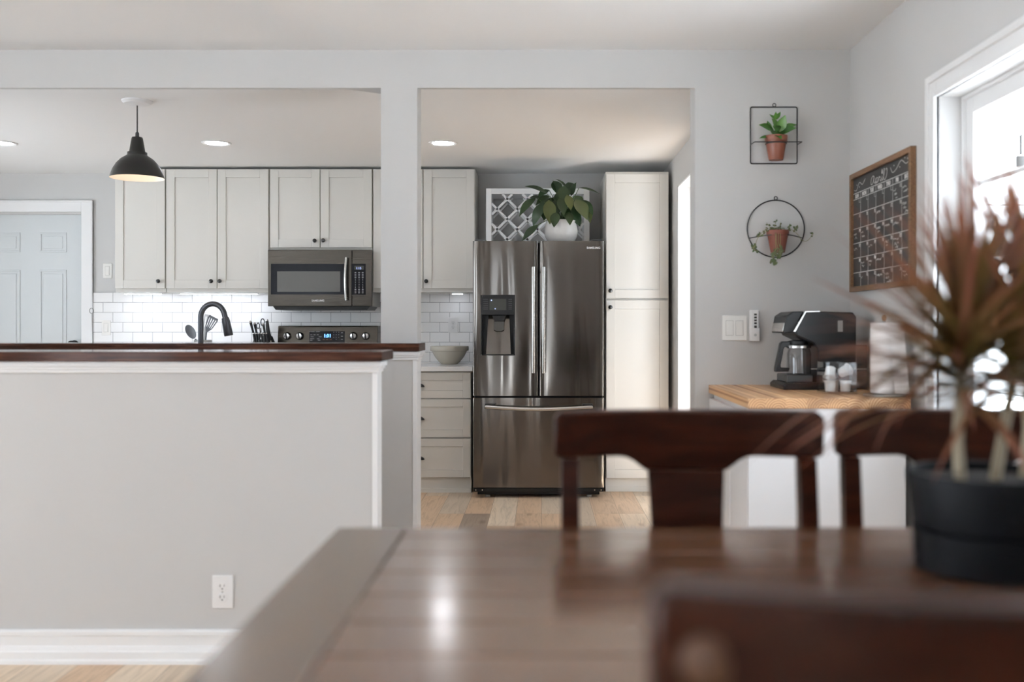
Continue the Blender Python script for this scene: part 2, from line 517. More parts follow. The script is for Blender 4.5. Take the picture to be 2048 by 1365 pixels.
# ------------------------------------------------------------------ mesh builder
class MB:
    def __init__(s):
        s.bm = bmesh.new()
        s.col = None

    def poly(s, vs, fs):
        b = [s.bm.verts.new(v) for v in vs]
        out = []
        for f in fs:
            try:
                out.append(s.bm.faces.new([b[i] for i in f]))
            except ValueError:
                pass
        return b

    def box(s, x0, x1, y0, y1, z0, z1):
        s.poly([(x0, y0, z0), (x1, y0, z0), (x1, y1, z0), (x0, y1, z0), (x0, y0, z1), (x1, y0, z1), (x1, y1, z1), (x0, y1, z1)],
               [(0, 3, 2, 1), (4, 5, 6, 7), (0, 1, 5, 4), (1, 2, 6, 5), (2, 3, 7, 6), (3, 0, 4, 7)])
        return s

    def prism(s, pts, plane, a0, a1):
        def P(p, a):
            return {'xz': (p[0], a, p[1]), 'xy': (p[0], p[1], a), 'yz': (a, p[0], p[1])}[plane]
        n = len(pts)
        s.poly([P(p, a0) for p in pts]+[P(p, a1) for p in pts],
               [tuple(range(n)), tuple(range(2*n-1, n-1, -1))]+[(i, (i+1) % n, n+(i+1) % n, n+i) for i in range(n)])
        return s

    def lathe(s, prof, o, axis='z', seg=32, caps=True):
        rings = []
        for r, h in prof:
            ring = []
            for k in range(seg):
                a = 2*PI*k/seg
                c, d = r*math.cos(a), r*math.sin(a)
                p = {'z': (c, d, h), '-y': (c, -h, d), '-x': (-h, c, d), 'x': (h, c, d), 'y': (c, h, d)}[axis]
                ring.append(s.bm.verts.new((o[0]+p[0], o[1]+p[1], o[2]+p[2])))
            rings.append(ring)
        for a, b in zip(rings, rings[1:]):
            for k in range(seg):
                s.bm.faces.new((a[k], a[(k+1) % seg], b[(k+1) % seg], b[k]))
        if caps:
            s.bm.faces.new(rings[0][::-1])
            s.bm.faces.new(rings[-1])
        return s

    def tube(s, pts, r, seg=8, closed=False):
        pts = [Vector(p) for p in pts]
        n = len(pts)
        rs = r if isinstance(r, (list, tuple)) else [r]*n
        tang = []
        for i in range(n):
            if closed:
                t = pts[(i+1) % n]-pts[i-1]
            else:
                t = pts[min(i+1, n-1)]-pts[max(i-1, 0)]
            tang.append(t.normalized())
        up = Vector((0, 0, 1)) if abs(tang[0].z) < .9 else Vector((1, 0, 0))
        nx = tang[0].cross(up).normalized()
        rings = []
        for i in range(n):
            t = tang[i]
            nx = (nx-t*nx.dot(t))
            if nx.length < 1e-6:
                nx = t.orthogonal()
            nx.normalize()
            ny = t.cross(nx)
            rings.append([s.bm.verts.new(pts[i]+(nx*math.cos(2*PI*k/seg)+ny*math.sin(2*PI*k/seg))*rs[i]) for k in range(seg)])
        m = n if closed else n-1
        for i in range(m):
            a, b = rings[i], rings[(i+1) % n]
            for k in range(seg):
                s.bm.faces.new((a[k], a[(k+1) % seg], b[(k+1) % seg], b[k]))
        if not closed:
            s.bm.faces.new(rings[0][::-1])
            s.bm.faces.new(rings[-1])
        return s

    def ribbon(s, pts, wdt, thick, nrm):
        """flat strip following pts, width across, small thickness along nrm"""
        nrm = Vector(nrm).normalized()
        pts = [Vector(p) for p in pts]
        n = len(pts)
        vs = []
        for i in range(n):
            t = (pts[min(i+1, n-1)]-pts[max(i-1, 0)]).normalized()
            side = t.cross(nrm).normalized()*wdt/2
            vs += [pts[i]+side, pts[i]-side, pts[i]-side+nrm*thick, pts[i]+side+nrm*thick]
        fs = [(0, 1, 2, 3), (4*n-4, 4*n-1, 4*n-2, 4*n-3)]
        for i in range(n-1):
            b = 4*i
            for k in range(4):
                fs.append((b+k, b+(k+1) % 4, b+4+(k+1) % 4, b+4+k))
        s.poly(vs, fs)
        return s

    def shaker(s, x0, x1, z0, z1, yf, t=.02, rail=.06, rec=.008):
        s.box(x0, x0+rail, yf, yf+t, z0, z1).box(x1-rail, x1, yf, yf+t, z0, z1)
        s.box(x0+rail, x1-rail, yf, yf+t, z1-rail, z1).box(x0+rail, x1-rail, yf, yf+t, z0, z0+rail)
        s.box(x0+rail, x1-rail, yf+rec, yf+t, z0+rail, z1-rail)
        return s

    def leaf(s, base, d, up, length, width, droop=.6, fold=.25, n=7, shape='ell', rnd=None, twist=0.):
        if s.col is None:
            s.col = s.bm.loops.layers.float_color.new('leafpos')
        d = Vector(d).normalized()
        up = Vector(up)
        side = d.cross(up)
        if side.length < 1e-4:
            side = d.orthogonal()
        side.normalize()
        rnd = random.random() if rnd is None else rnd
        rows = []
        p = Vector(base)
        cur = d.copy()
        for i in range(n+1):
            t = i/n
            if shape == 'ell':
                wv = math.sin(PI*min(1, t**.85))*.5*width*(1-.15*t)
            elif shape == 'blade':
                wv = .5*width*min(1, .35+t*4)*(1-t**2.2)
            else:
                wv = math.sin(PI*t**.7)*.5*width
            wv = max(wv, width*.012)
            nrm = side.cross(cur).normalized()
            sd = (side*math.cos(twist*t)+nrm*math.sin(twist*t))
            nn = sd.cross(cur).normalized()
            rows.append((p-sd*wv+nn*wv*fold, p.copy(), p+sd*wv+nn*wv*fold, t))
            ax = side
            cur = Matrix.Rotation(-droop/n, 3, ax) @ cur
            p = p+cur*(length/n)
        vr = [[s.bm.verts.new(r[k]) for k in range(3)] for r in rows]
        for i in range(n):
            for k in range(2):
                f = s.bm.faces.new((vr[i][k], vr[i][k+1], vr[i+1][k+1], vr[i+1][k]))
                for lp, tt in zip(f.loops, (rows[i][3], rows[i][3], rows[i+1][3], rows[i+1][3])):
                    lp[s.col] = (tt, rnd, 0, 1)
        return s

    def text(s, body, size, o, xd, yd, align='CENTER', ext=.0006, bold=0.):
        cu = bpy.data.curves.new('letters', 'FONT')
        cu.body = body
        cu.size = size
        cu.align_x = align
        cu.extrude = ext
        cu.offset = bold
        cu.resolution_u = 2
        ob = bpy.data.objects.new('letters', cu)
        COL.objects.link(ob)
        bpy.context.view_layer.update()
        me = bpy.data.meshes.new_from_object(ob)
        xd, yd = Vector(xd), Vector(yd)
        zd = xd.cross(yd)
        M = Matrix(((xd.x, yd.x, zd.x, o[0]), (xd.y, yd.y, zd.y, o[1]), (xd.z, yd.z, zd.z, o[2]), (0, 0, 0, 1)))
        me.transform(M)
        s.bm.from_mesh(me)
        bpy.data.objects.remove(ob)
        bpy.data.curves.remove(cu)
        bpy.data.meshes.remove(me)
        return s

    def xf(s, M, verts=None):
        bmesh.ops.transform(s.bm, matrix=M, verts=verts or s.bm.verts[:])
        return s


ORG = {}


def _mesh(name, mb, m, off, smooth=True, recalc=True):
    if recalc:
        bmesh.ops.recalc_face_normals(mb.bm, faces=mb.bm.faces[:])
    if off.length > 0:
        bmesh.ops.translate(mb.bm, vec=-off, verts=mb.bm.verts[:])
    me = bpy.data.meshes.new(name)
    mb.bm.to_mesh(me)
    mb.bm.free()
    me.materials.append(m)
    if smooth:
        me.polygons.foreach_set('use_smooth', [True]*len(me.polygons))
        me.set_sharp_from_angle(angle=.62)
    return me


def _bev(o, bevel):
    if bevel:
        b = o.modifiers.new('bevel', 'BEVEL')
        b.width = bevel
        b.segments = 2
        b.limit_method = 'ANGLE'
        b.angle_limit = .7


def T(name, label, cat, loc=(0, 0, 0), group=None):
    o = bpy.data.objects.new(name, None)
    o.empty_display_size = .05
    COL.objects.link(o)
    o.location = loc
    o['label'] = label
    o['category'] = cat
    if group:
        o['group'] = group
    ORG[o.name] = Vector(loc)
    return o


def part(name, mb, m, parent, label=None, bevel=0, smooth=True, recalc=True):
    off = ORG[parent.name]
    me = _mesh(name, mb, m, off, smooth, recalc)
    o = bpy.data.objects.new(name, me)
    COL.objects.link(o)
    o.parent = parent
    ORG[o.name] = off
    if label:
        o['label'] = label
    _bev(o, bevel)
    return o


def thing(name, mb, m, label, cat, group=None, bevel=0, smooth=True, recalc=True):
    mb.bm.verts.ensure_lookup_table()
    xs = [v.co for v in mb.bm.verts]
    lo = Vector((min(c.x for c in xs), min(c.y for c in xs), min(c.z for c in xs)))
    hi = Vector((max(c.x for c in xs), max(c.y for c in xs), max(c.z for c in xs)))
    off = Vector(((lo.x+hi.x)/2, (lo.y+hi.y)/2, lo.z))
    me = _mesh(name, mb, m, off, smooth, recalc)
    o = bpy.data.objects.new(name, me)
    COL.objects.link(o)
    o.location = off
    ORG[o.name] = off
    o['label'] = label
    o['category'] = cat
    if group:
        o['group'] = group
    _bev(o, bevel)
    return o


def struct(name, mb, m, bevel=0, smooth=False, parent=None):
    me = _mesh(name, mb, m, Vector((0, 0, 0)), smooth)
    o = bpy.data.objects.new(name, me)
    COL.objects.link(o)
    if parent is not None:
        o.parent = parent
    else:
        o['kind'] = 'structure'
    ORG[o.name] = Vector((0, 0, 0))
    _bev(o, bevel)
    return o


def copy_tree(o, parent=None):
    c = o.copy()
    COL.objects.link(c)
    if parent is not None:
        c.parent = parent
    for ch in list(o.children):
        copy_tree(ch, c)
    return c


def ux(u, D):
    return (u-1080)*D/F


def vz(v, D):
    return CH-(v-652)*D/F


XD, ZD = (1, 0, 0), (0, 0, 1)

# ================================================================== SETTING
YD0, YD1 = 4.63, 4.78       # wall between dining room and kitchen
YB = 7.77                   # kitchen back wall
ZC, ZK = 2.474, 2.38        # ceilings
XR = 1.442                  # dining right wall
struct('floor', MB().box(-5.3, 1.75, -2.5, 8.0, -.1, 0), FLOOR)
struct('ceiling', MB().box(-5.3, 1.8, -2.5, YD1, ZC, ZC+.1), CEIL)
struct('ceiling_kitchen', MB().box(-5.3, 1.3, YD0+.024, 8.0, ZK, ZK+.09), CEIL)
# dividing wall: header, post and the solid piece on the right
struct('wall_divider', MB().box(-5.3, .721, YD0, YD0+.025, 2.297, ZC).box(.721, XR, YD0, YD1, 2.297, ZC).box(-.740, -.571, YD0+.025, YD1, 2.297, ZK)
       .prism([(-.905, YD0+.025), (-.740, YD0+.025), (-.740, YD0+.13)], 'xy', 2.297, ZK)
       .box(-.740, -.571, YD0, YD1, 1.109, 2.297).box(.721, XR, YD0, YD1, 0, 2.297), WALL)
struct('wall_knee_back', MB().box(-5.0, -.592, YD0, YD1, 0, 1.071), WALL)
struct('wall_knee_front', MB().box(-5.0, -.592, 3.516, 3.60, 0, 1.065), WALL)
struct('trim_1', MB().box(-.592, -.572, YD0-.004, YD1+.004, 0, 1.071), TRIM, .001)
struct('trim_2', MB().box(-.592, -.573, 3.512, 3.604, 0, 1.065), TRIM, .001)


def cap(name, x1, y0, y1, z0, z1):
    struct(name, MB().box(-5.0, x1, y0, y1, z0, z1), CAPW, .003)


cap('trim_3', -.551, 3.465, 3.74, 1.0655, 1.100)
cap('trim_4', -.556, 4.585, 4.83, 1.0715, 1.109)


def mould(name, x1, y0, y1, zt):
    b = MB()
    b.box(-5.0, x1+.018, y0-.030, y1+.018, zt-.019, zt-.0005)
    b.box(-5.0, x1+.012, y0-.021, y1+.012, zt-.029, zt-.019)
    b.box(-5.0, x1+.006, y0-.013, y1+.006, zt-.041, zt-.029)
    struct(name, b, TRIM, .003)


mould('trim_5', -.573, 3.516, 3.60, 1.0655)
mould('trim_6', -.572, YD0, YD1, 1.0715)


def skirt(name, x0, x1, y):
    b = MB()
    b.prism([(y, 0), (y-.024, 0), (y-.024, .012), (y-.019, .018), (y-.019, .042), (y-.016, .046), (y-.013, .058), (y-.009, .063),
             (y-.009, .096), (y-.014, .099), (y-.014, .112), (y-.010, .118), (y, .118)], 'yz', x0, x1)
    return struct(name, b, TRIM)


skirt('baseboard_front', -5.0, -.600, 3.516)
skirt('baseboard_divider', .725, .78, YD0)

# kitchen walls
b = MB().box(-3.53, 1.11, YB, YB+.15, 0, ZK).box(-5.3, -4.44, YB, YB+.15, 0, ZK).box(-4.44, -3.53, YB, YB+.15, 2.06, ZK).box(-4.44, -3.53, YB+.07, YB+.15, 0, 2.06)
struct('wall_back', b, WALL)
b = MB().box(.95, 1.11, 6.87, YB, 0, ZK).box(.95, 1.11, YD1, 6.05, 0, ZK).box(.95, 1.11, 6.05, 6.87, 2.157, ZK)
struct('wall_kitchen_right', b, WALL)
b = MB().box(.951, 1.109, 6.858, 6.8695, 0, 2.145).box(.951, 1.109, 6.051, 6.063, 0, 2.145).box(.951, 1.109, 6.063, 6.858, 2.145, 2.1565)
struct('trim_7', b, TRIM)
d2 = struct('door_2', MB().box(1.06, 1.10, 6.065, 6.115, .0, 2.14).box(1.06, 1.10, 6.80, 6.856, 0, 2.14).box(1.06, 1.10, 6.115, 6.80, 2.08, 2.14)
            .box(1.06, 1.10, 6.115, 6.80, 0, .08), TRIM, .003)
struct('glass_pane', MB().box(1.078, 1.084, 6.115, 6.80, .08, 2.08), PANE, parent=d2)
# left walls, rear wall
struct('wall_kitchen_left', MB().box(-5.25, -5.1, 3.6, 5.1, 0, ZC).box(-5.25, -5.1, 6.25, 8.0, 0, ZC).box(-5.25, -5.1, 5.1, 6.25, 0, .3).box(-5.25, -5.1, 5.1, 6.25, 2.05, ZC), WALL)
b = MB().box(-5.25, -5.1, -2.5, -.5, 0, ZC).box(-5.25, -5.1, 2.0, 3.6, 0, ZC).box(-5.25, -5.1, -.5, 2.0, 0, .06).box(-5.25, -5.1, -.5, 2.0, 2.2, ZC)
struct('wall_left', b, WALL)
b = MB().box(-5.25, -4.6, -2.4, -2.25, 0, ZC).box(-3.4, -.82, -2.4, -2.25, 0, ZC).box(-.58, 1.7, -2.4, -2.25, 0, ZC).box(-.82, -.58, -2.4, -2.25, 0, .2).box(-.82, -.58, -2.4, -2.25, 2.2, ZC)
b.box(-4.6, -3.4, -2.4, -2.25, 0, .4).box(-4.6, -3.4, -2.4, -2.25, 2.3, ZC)
struct('wall_rear', b, WALL)


def simple_window(name, x0, x1, z0, z1, y, nx):
    b = MB()
    f = .06
    b.box(x0, x0+f, y, y+.05, z0, z1).box(x1-f, x1, y, y+.05, z0, z1).box(x0+f, x1-f, y, y+.05, z1-f, z1).box(x0+f, x1-f, y, y+.05, z0, z0+f)
    for i in range(1, nx):
        xm = x0+(x1-x0)*i/nx
        b.box(xm-f/2, xm+f/2, y, y+.05, z0+f, z1-f)
    return struct(name, b, TRIM)


simple_window('window_2', -4.6, -3.4, .4, 2.3, -2.33, 2)

# dining right wall with the window
WY0, WY1, WZ0, WZ1 = 1.3, 3.595, .87, 2.016
b = MB().box(XR, XR+.15, WY1, YD1, 0, ZC).box(XR, XR+.15, -2.5, WY0, 0, ZC).box(XR, XR+.15, WY0, WY1, 0, WZ0).box(XR, XR+.15, WY0, WY1, WZ1, ZC)
struct('wall_right', b, WALL)


def casing(name):
    b = MB()
    for (wd, th) in ((.088, .012), (.020, .022)):
        b.box(XR-th, XR, WY1, WY1+wd, WZ0-.09, WZ1+wd).box(XR-th, XR, WY0-wd, WY0, WZ0-.09, WZ1+wd)
        b.box(XR-th, XR, WY0, WY1, WZ1, WZ1+wd)
    for a, c in ((.062, .088), ):
        b.box(XR-.020, XR, WY1+a, WY1+c, WZ0-.09, WZ1+c).box(XR-.020, XR, WY0-c, WY0-a, WZ0-.09, WZ1+c).box(XR-.020, XR, WY0-a, WY1+a, WZ1+a, WZ1+c)
    return struct(name, b, TRIM, .003)


win = struct('window_1', MB().box(XR+.078, XR+.11, WY1-.012, WY1, WZ0, WZ1).box(XR+.078, XR+.11, WY0, WY0+.012, WZ0, WZ1)
             .box(XR+.078, XR+.11, WY0+.012, WY1-.012, WZ1-.012, WZ1).box(XR-.03, XR+.15, WY0-.1, WY1+.1, WZ0-.025, WZ0)
             .box(XR-.018, XR, WY0-.08, WY1+.08, WZ0-.09, WZ0-.025), TRIM, .002)
casing('trim_8').name = 'trim_8'
for (ya, yb_) in ((2.745, WY1-.012), (2.05, 2.695), (WY0+.012, 2.0)):
    sb = MB()
    fw = .058
    xa, xb = XR+.092, XR+.145
    sb.box(xa, xb, ya, ya+fw, WZ0, WZ1-.012).box(xa, xb, yb_-fw, yb_, WZ0, WZ1-.012)
    sb.box(xa, xb, ya+fw, yb_-fw, WZ1-.012-fw, WZ1-.012).box(xa, xb, ya+fw, yb_-fw, WZ0, WZ0+.033)
    ym = (ya+yb_)/2
    for zm in (1.695, 1.435, 1.17):
        sb.box(xa+.020, xa+.034, ya+fw, yb_-fw, zm-.009, zm+.009)
    sb.box(xa+.020, xa+.034, ym-.009, ym+.009, WZ0+.033, WZ1-.07)
    so = struct('sash', sb, TRIM, .002, parent=win)
    struct('glass_pane', MB().box(xa+.024, xa+.029, ya+fw, yb_-fw, WZ0+.033, WZ1-.07), PANE, parent=so)
struct('window_mullion', MB().box(XR+.08, XR+.145, 2.695, 2.745, WZ0, WZ1-.012).box(XR+.08, XR+.145, 2.0, 2.05, WZ0, WZ1-.012), TRIM, parent=win)

# backsplash
b = MB().box(-3.484, -.44, YB-.010, YB-.0005, .9, 1.4495)
struct('backsplash_wall', b, TILE)

# back door, six panels
dx1, dx0, dzt = -3.578, -4.402, 2.076
dw = MB().box(dx0, dx1, YB+.02, YB+.06, .008, dzt)
for (a, c) in ((-3.914, -3.703), (-4.277, -4.066)):
    for (z0, z1) in ((1.764, 1.920), (.98, 1.627), (.22, .86)):
        yf = YB+.02
        o_, i_ = .014, .03
        dw.prism([(a, z0), (c, z0), (c, z0+o_), (a, z0+o_)], 'xz', yf-.006, yf)
        dw.prism([(a, z1-o_), (c, z1-o_), (c, z1), (a, z1)], 'xz', yf-.006, yf)
        dw.box(a, a+o_, yf-.006, yf, z0+o_, z1-o_).box(c-o_, c, yf-.006, yf, z0+o_, z1-o_)
        dw.box(a+i_, c-i_, yf-.005, yf, z0+i_, z1-i_)
door = struct('door_1', dw, DOORP, .003)
kb = MB().lathe([(.032, 0), (.032, .008), (.012, .012), (.012, .035), (.026, .045), (.030, .06), (.022, .072), (0.002, .075)], (ux(147, YB), YB+.02, 1.045), '-y', 20)
part('door_knob', kb, BLACK, door)
b = MB()
b.box(-3.574, -3.484, YB-.018, YB, 0, 2.167).box(-4.496, -4.406, YB-.018, YB, 0, 2.167).box(-4.406, -3.574, YB-.018, YB, 2.078, 2.167)
b.box(-3.500, -3.484, YB-.026, YB, 0, 2.167).box(-4.406, -3.500, YB-.026, YB, 2.151, 2.167)
struct('trim_9', b, TRIM, .004)

# outside
struct('ground', MB().box(1.75, 14, -6, 26, -.25, -.12).box(-14, 14, -14, -2.6, -.25, -.12).box(1.15, 1.75, 4.9, 8.0, -.25, -.12).box(-14, -5.3, -2.6, 12, -.25, -.12), PATIO)
b = MB()
for k in range(22):
    b.prism([(9.0, k*.2-.1), (8.975, k*.2-.1), (9.0, k*.2+.1)], 'xz', 4, 26)
struct('added_sky_blocker', MB().box(2.2, 2.25, 5.5, 9.0, -.12, 1.9), mat('sky_blocker_grey', (.15, .14, .13), .8))  # unseen slab added to block sky light from the pantry front
struct('exterior_wall', b.box(9.0, 9.2, 4, 26, -.1, 4.3), SIDING)


def string_light(pts, bulbs, label):
    t = T('string_light', label, 'string light', pts[0], 'patio string lights')
    part('wire', MB().tube(pts, .005, 6), WIRE, t)
    for p in bulbs:
        s = part('socket', MB().tube([(p[0], p[1], p[2]), (p[0], p[1], p[2]-.10)], [.006, .006], 6).lathe([(.012, -.10), (.022, -.11), (.022, -.16), (.018, -.165)], p, 'z', 12), WIRE, t)
        part('bulb', MB().lathe([(.015, -.165), (.03, -.20), (.032, -.23), (.02, -.26), (.002, -.268)], p, 'z', 12), CLEARP, s)


string_light([(1.62, 5.0, 1.732), (2.24, 5.0, 2.058), (2.43, 5.0, 2.158), (3.4, 5.0, 2.60), (3.6, 5.0, 2.66)], [(2.415, 5.0, 2.15), (3.1, 5.0, 2.463)],
             'string of patio bulbs slanting up outside the window, upper of two')
string_light([(1.6, 6.3, 1.97), (3.02, 6.3, 1.955), (4.6, 6.3, 1.98)], [(3.02, 6.3, 1.955), (3.7, 6.3, 1.963)],
             'level string of patio bulbs outside the window, below the slanting one')


# ================================================================== KITCHEN
def knob(x, y, z, parent):
    k = MB().lathe([(.006, 0), (.006, .012), (.013, .016), (.0155, .022), (.0145, .028), (.008, .032), (.001, .033)], (x, y, z), '-y', 16)
    return part('knob', k, KNOBM, parent)


def cabinet(name, label, x0, x1, y0, y1, z0, z1, doors, group=None, rail=.062, m=CAB, zb=None, dark=True):
    t = T(name, label, 'cabinet', ((x0+x1)/2, (y0+y1)/2, z0), group)
    body = MB().box(x0, x1, y0+.022, y1, z0, z1)
    part('body', body, m, t, bevel=.0015)
    for d in doors:
        dx0_, dx1_, dz0, dz1 = d[:4]
        dr = part('door', MB().shaker(dx0_, dx1_, dz0, dz1, y0, .0205, rail), m, t, bevel=.0015)
        if len(d) > 4:
            knob(d[4], y0, d[5], dr)
    return t


DU = 7.42
UX = lambda u: ux(u, DU)
UZ = lambda v: vz(v, DU)
uw = 'cream wall cabinets over the backsplash'
cabinet('wall_cabinet', 'cream single-door wall cabinet at the end beside the grey door', UX(229), UX(330.5), DU, YB-.011, 1.441, 2.362,
        [(UX(230), UX(329.5), UZ(577), UZ(338.5), UX(318.5), UZ(563))], uw)
cabinet('wall_cabinet', 'cream two-door full-height wall cabinet left of the microwave', UX(331.5), UX(537.5), DU, YB-.011, 1.441, 2.362,
        [(UX(332.5), UX(433.5), UZ(577), UZ(338.5), UX(424), UZ(563)), (UX(435), UX(536.5), UZ(577), UZ(338.5), UX(441), UZ(563))], uw)
cabinet('wall_cabinet', 'short cream two-door wall cabinet directly above the microwave', UX(538.5), UX(744.5), DU, YB-.011, UZ(501), 2.362,
        [(UX(540), UX(639.5), UZ(495.5), UZ(338.5), UX(630.5), UZ(482)), (UX(641), UX(743.5), UZ(495.5), UZ(338.5), UX(647.5), UZ(481.5))], uw)
cabinet('wall_cabinet', 'cream wall cabinet partly hidden by the post, left of the refrigerator', UX(745.5), UX(950), DU, YB-.011, 1.441, 2.362,
        [(UX(746.5), UX(845.3), UZ(577), UZ(338.5), UX(838), UZ(563)), (UX(847), UX(949), UZ(577), UZ(338.5), UX(853), UZ(563))], uw)
# dark shadow line above the uppers belongs to the ceiling scribe
DP = 7.12
PX = lambda u: ux(u, DP)
PZ = lambda v: vz(v, DP)
t = cabinet('pantry_cabinet', 'tall cream pantry cabinet right of the refrigerator', .470, PX(1338), DP, YB-.001, .095, PZ(343),
            [(.474, PX(1337), PZ(597), PZ(348), PX(1220.5), PZ(582)), (.474, PX(1337), PZ(957), PZ(601), PX(1220.5), PZ(615))])
part('plinth', MB().box(.470, PX(1338), DP+.03, YB-.001, 0, .095).box(.470, PX(1338), DP+.018, DP+.03, 0, .035), CAB, t, bevel=.001)

# drawer base right of the range
DB = 7.08
BX0, BX1 = -1.228, -.490
t = T('base_cabinet', 'cream base cabinet of three drawers beside the refrigerator', 'cabinet', ((BX0+BX1)/2, 7.4, 0))
part('body', MB().box(BX0, BX1, DB+.022, YB-.001, .10, .866), CAB, t)
part('plinth', MB().box(BX0, BX1, DB+.03, YB-.001, 0, .10).box(BX0, BX1, DB+.018, DB+.03, 0, .03), CAB, t)
BZ = lambda v: vz(v, DB)
for (v0, v1) in ((745.5, 797), (799, 875.5), (878, 955.5)):
    d = part('drawer', MB().shaker(BX0+.004, BX1-.003, BZ(v1), BZ(v0), DB, .021, .055), CAB, t, bevel=.0015)
    zc = (BZ(v1)+BZ(v0))/2
    xc = ux(837.5, DB)
    p = MB()
    n = 12
    prof = []
    vs, fs = [], []
    for i in range(n+1):
        a = PI*i/n
        for (r, yy) in ((.042, 0), (.038, .018), (.026, .026)):
            vs.append((xc+r*math.cos(a), DB-yy, zc-.012+r*.62*math.sin(a)))
    for i in range(n):
        for k in range(2):
            fs.append((3*i+k, 3*i+3+k, 3*i+4+k, 3*i+1+k))
    fs.append(tuple(3*i+2 for i in range(n+1)))
    p.poly(vs, fs)
    part('cup_pull', p, KNOBM, d)
thing('worktop', MB().box(BX0, BX1+.012, DB-.025, YB-.011, .8665, .900), QUARTZ, 'white quartz worktop over the drawers, under the beige bowl', 'countertop', bevel=.002)

# left run of base cabinets and worktop (mostly behind the half walls)
LX0, LX1 = -3.46, -2.012
t = T('base_cabinet', 'cream base cabinets behind the half wall, left of the range', 'cabinet', ((LX0+LX1)/2, 7.4, 0))
part('body', MB().box(LX0, LX1, DB+.022, YB-.001, .10, .866), CAB, t)
part('plinth', MB().box(LX0, LX1, DB+.06, YB-.001, 0, .10), CAB, t)
for k in range(3):
    a = LX0+(LX1-LX0)*k/3
    d = part('door', MB().shaker(a+.003, a+(LX1-LX0)/3-.003, .115, .855, DB, .021, .06), CAB, t, bevel=.0015)
    knob(a+(LX1-LX0)/3-.04, DB, .80, d)
thing('worktop', MB().box(LX0, LX1, DB-.025, YB-.011, .8665, .900), QUARTZ, 'white quartz worktop holding the utensil crock and knife block', 'countertop', bevel=.002)

# sink counter behind the back half wall
t = T('sink_cabinet', 'cream sink base behind the back half wall', 'cabinet', (-2.5, 5.1, 0))
part('body', MB().box(-4.2, -.80, 4.86, 5.44, 0, .866), CAB, t)
part('worktop', MB().box(-4.2, -.78, 4.84, 5.47, .8665, .900), QUARTZ, t, bevel=.002)

# faucet
DF = 5.25
t = T('faucet', 'dark gooseneck pull-down kitchen faucet rising above the half wall', 'faucet', (ux(401.5, DF), DF, .900))
fx = ux(401.5, DF)
R = ux(449.5, DF)-fx
R /= 2
zt = vz(611, DF)-R
pts = [(fx, DF, .92), (fx, DF, 1.05), (fx, DF, zt-.03)]
for i in range(0, 19):
    a = PI-(PI*.93)*i/18
    pts.append((fx+R+R*math.cos(a), DF, zt+R*math.sin(a)*1.12))
e = Vector(pts[-1])
pts.append((e.x+.007, DF, e.z-.03))
part('spout', MB().tube(pts, .0145, 14), DARKMET, t)
part('base', MB().lathe([(.028, .9005), (.028, .91), (.021, .918), (.021, .95), (.0145, .955)], (fx, DF, 0), 'z', 20), DARKMET, t)
h0 = Vector(pts[-1])+Vector((-.003, 0, .012))
hd = Vector((ux(457.5, DF), DF, vz(672, DF)))-h0
h0 = h0+hd*.0
part('spray_head', MB().tube([h0, h0+hd*.03, h0+hd*.12, h0+hd*.14, h0+hd*.95, h0+hd], [.018, .020, .020, .0215, .0235, .021], 16), DARKMET, t)
part('lever', MB().tube([(fx+.018, DF, .985), (fx+.06, DF-.01, 1.0), (fx+.095, DF-.02, 1.02)], [.009, .007, .006], 10), DARKMET, t)

# thin wire loop brush
wx = ux(186.5, DF)
pts = [(wx, DF, .905), (wx-.002, DF, 1.05), (ux(184, DF), DF, vz(628, DF))]
t = T('bottle_brush', 'thin wire-handled brush with a loop top, in front of the door casing', 'brush', (wx, DF, .90))
lp = [(ux(183, DF)+.0105*math.sin(a), DF, vz(622, DF)-.014*math.cos(a)) for a in [2*PI*k/18 for k in range(19)]]
part('handle', MB().tube(pts+lp, .0019, 6), GREYM, t)
bb = MB().lathe([(.004, .9), (.016, .905), (.018, .95), (.016, 1.0), (.003, 1.01)], (wx, DF, .001), 'z', 14)
part('bristles', bb, WPLAST, t)

# microwave
DM = 7.345
MX = lambda u: ux(u, DM)
MZ = lambda v: vz(v, DM)
t = T('microwave', 'dark stainless over-the-range microwave under the short wall cabinet', 'microwave', (MX(640), 7.5, MZ(614)))
mx0, mx1, mz0, mz1 = -2.008, -1.240, MZ(613), UZ(501)-.001
part('body', MB().box(mx0+.004, mx1-.006, DM+.045, YB-.012, mz0+.002, mz1), GREYM, t, bevel=.002)
part('vent_base', MB().prism([(mx0+.03, mz0), (mx1-.02, mz0), (mx1-.04, mz0-.026), (mx0+.05, mz0-.026)], 'xz', DM+.03, YB-.05), BLACK, t)
xs = MX(704)
d = part('door', MB().box(mx0, xs-.0015, DM, DM+.043, mz0, mz1-.001), BSTEEL, t, bevel=.003)
part('window_frame', MB().box(MX(542), MX(690), DM-.002, DM+.001, MZ(589.5), MZ(528)), BGLASS, d)
part('window_mesh', MB().box(MX(554.5), MX(680.5), DM-.0032, DM-.002, MZ(584), MZ(543)), MESHW, d)
hp = []
for i in range(13):
    a = i/12
    hp.append((MX(694)-.006*math.sin(PI*a), DM-.028-.016*math.sin(PI*a), MZ(601)+(MZ(516)-MZ(601))*a))
hb = MB().tube([(q[0], q[1], q[2]) for q in hp], .0095, 12)
hb.tube([(MX(694), DM, MZ(597)), (MX(694), DM-.032, MZ(597))], .007, 10).tube([(MX(694), DM, MZ(520)), (MX(694), DM-.032, MZ(520))], .007, 10)
part('handle', hb, STEEL, d)
part('lettering', MB().text('SAMSUNG', .0205, (MX(636), DM-.0004, MZ(603.5)), XD, ZD, ext=.0008, bold=.0004), LOGO, d)
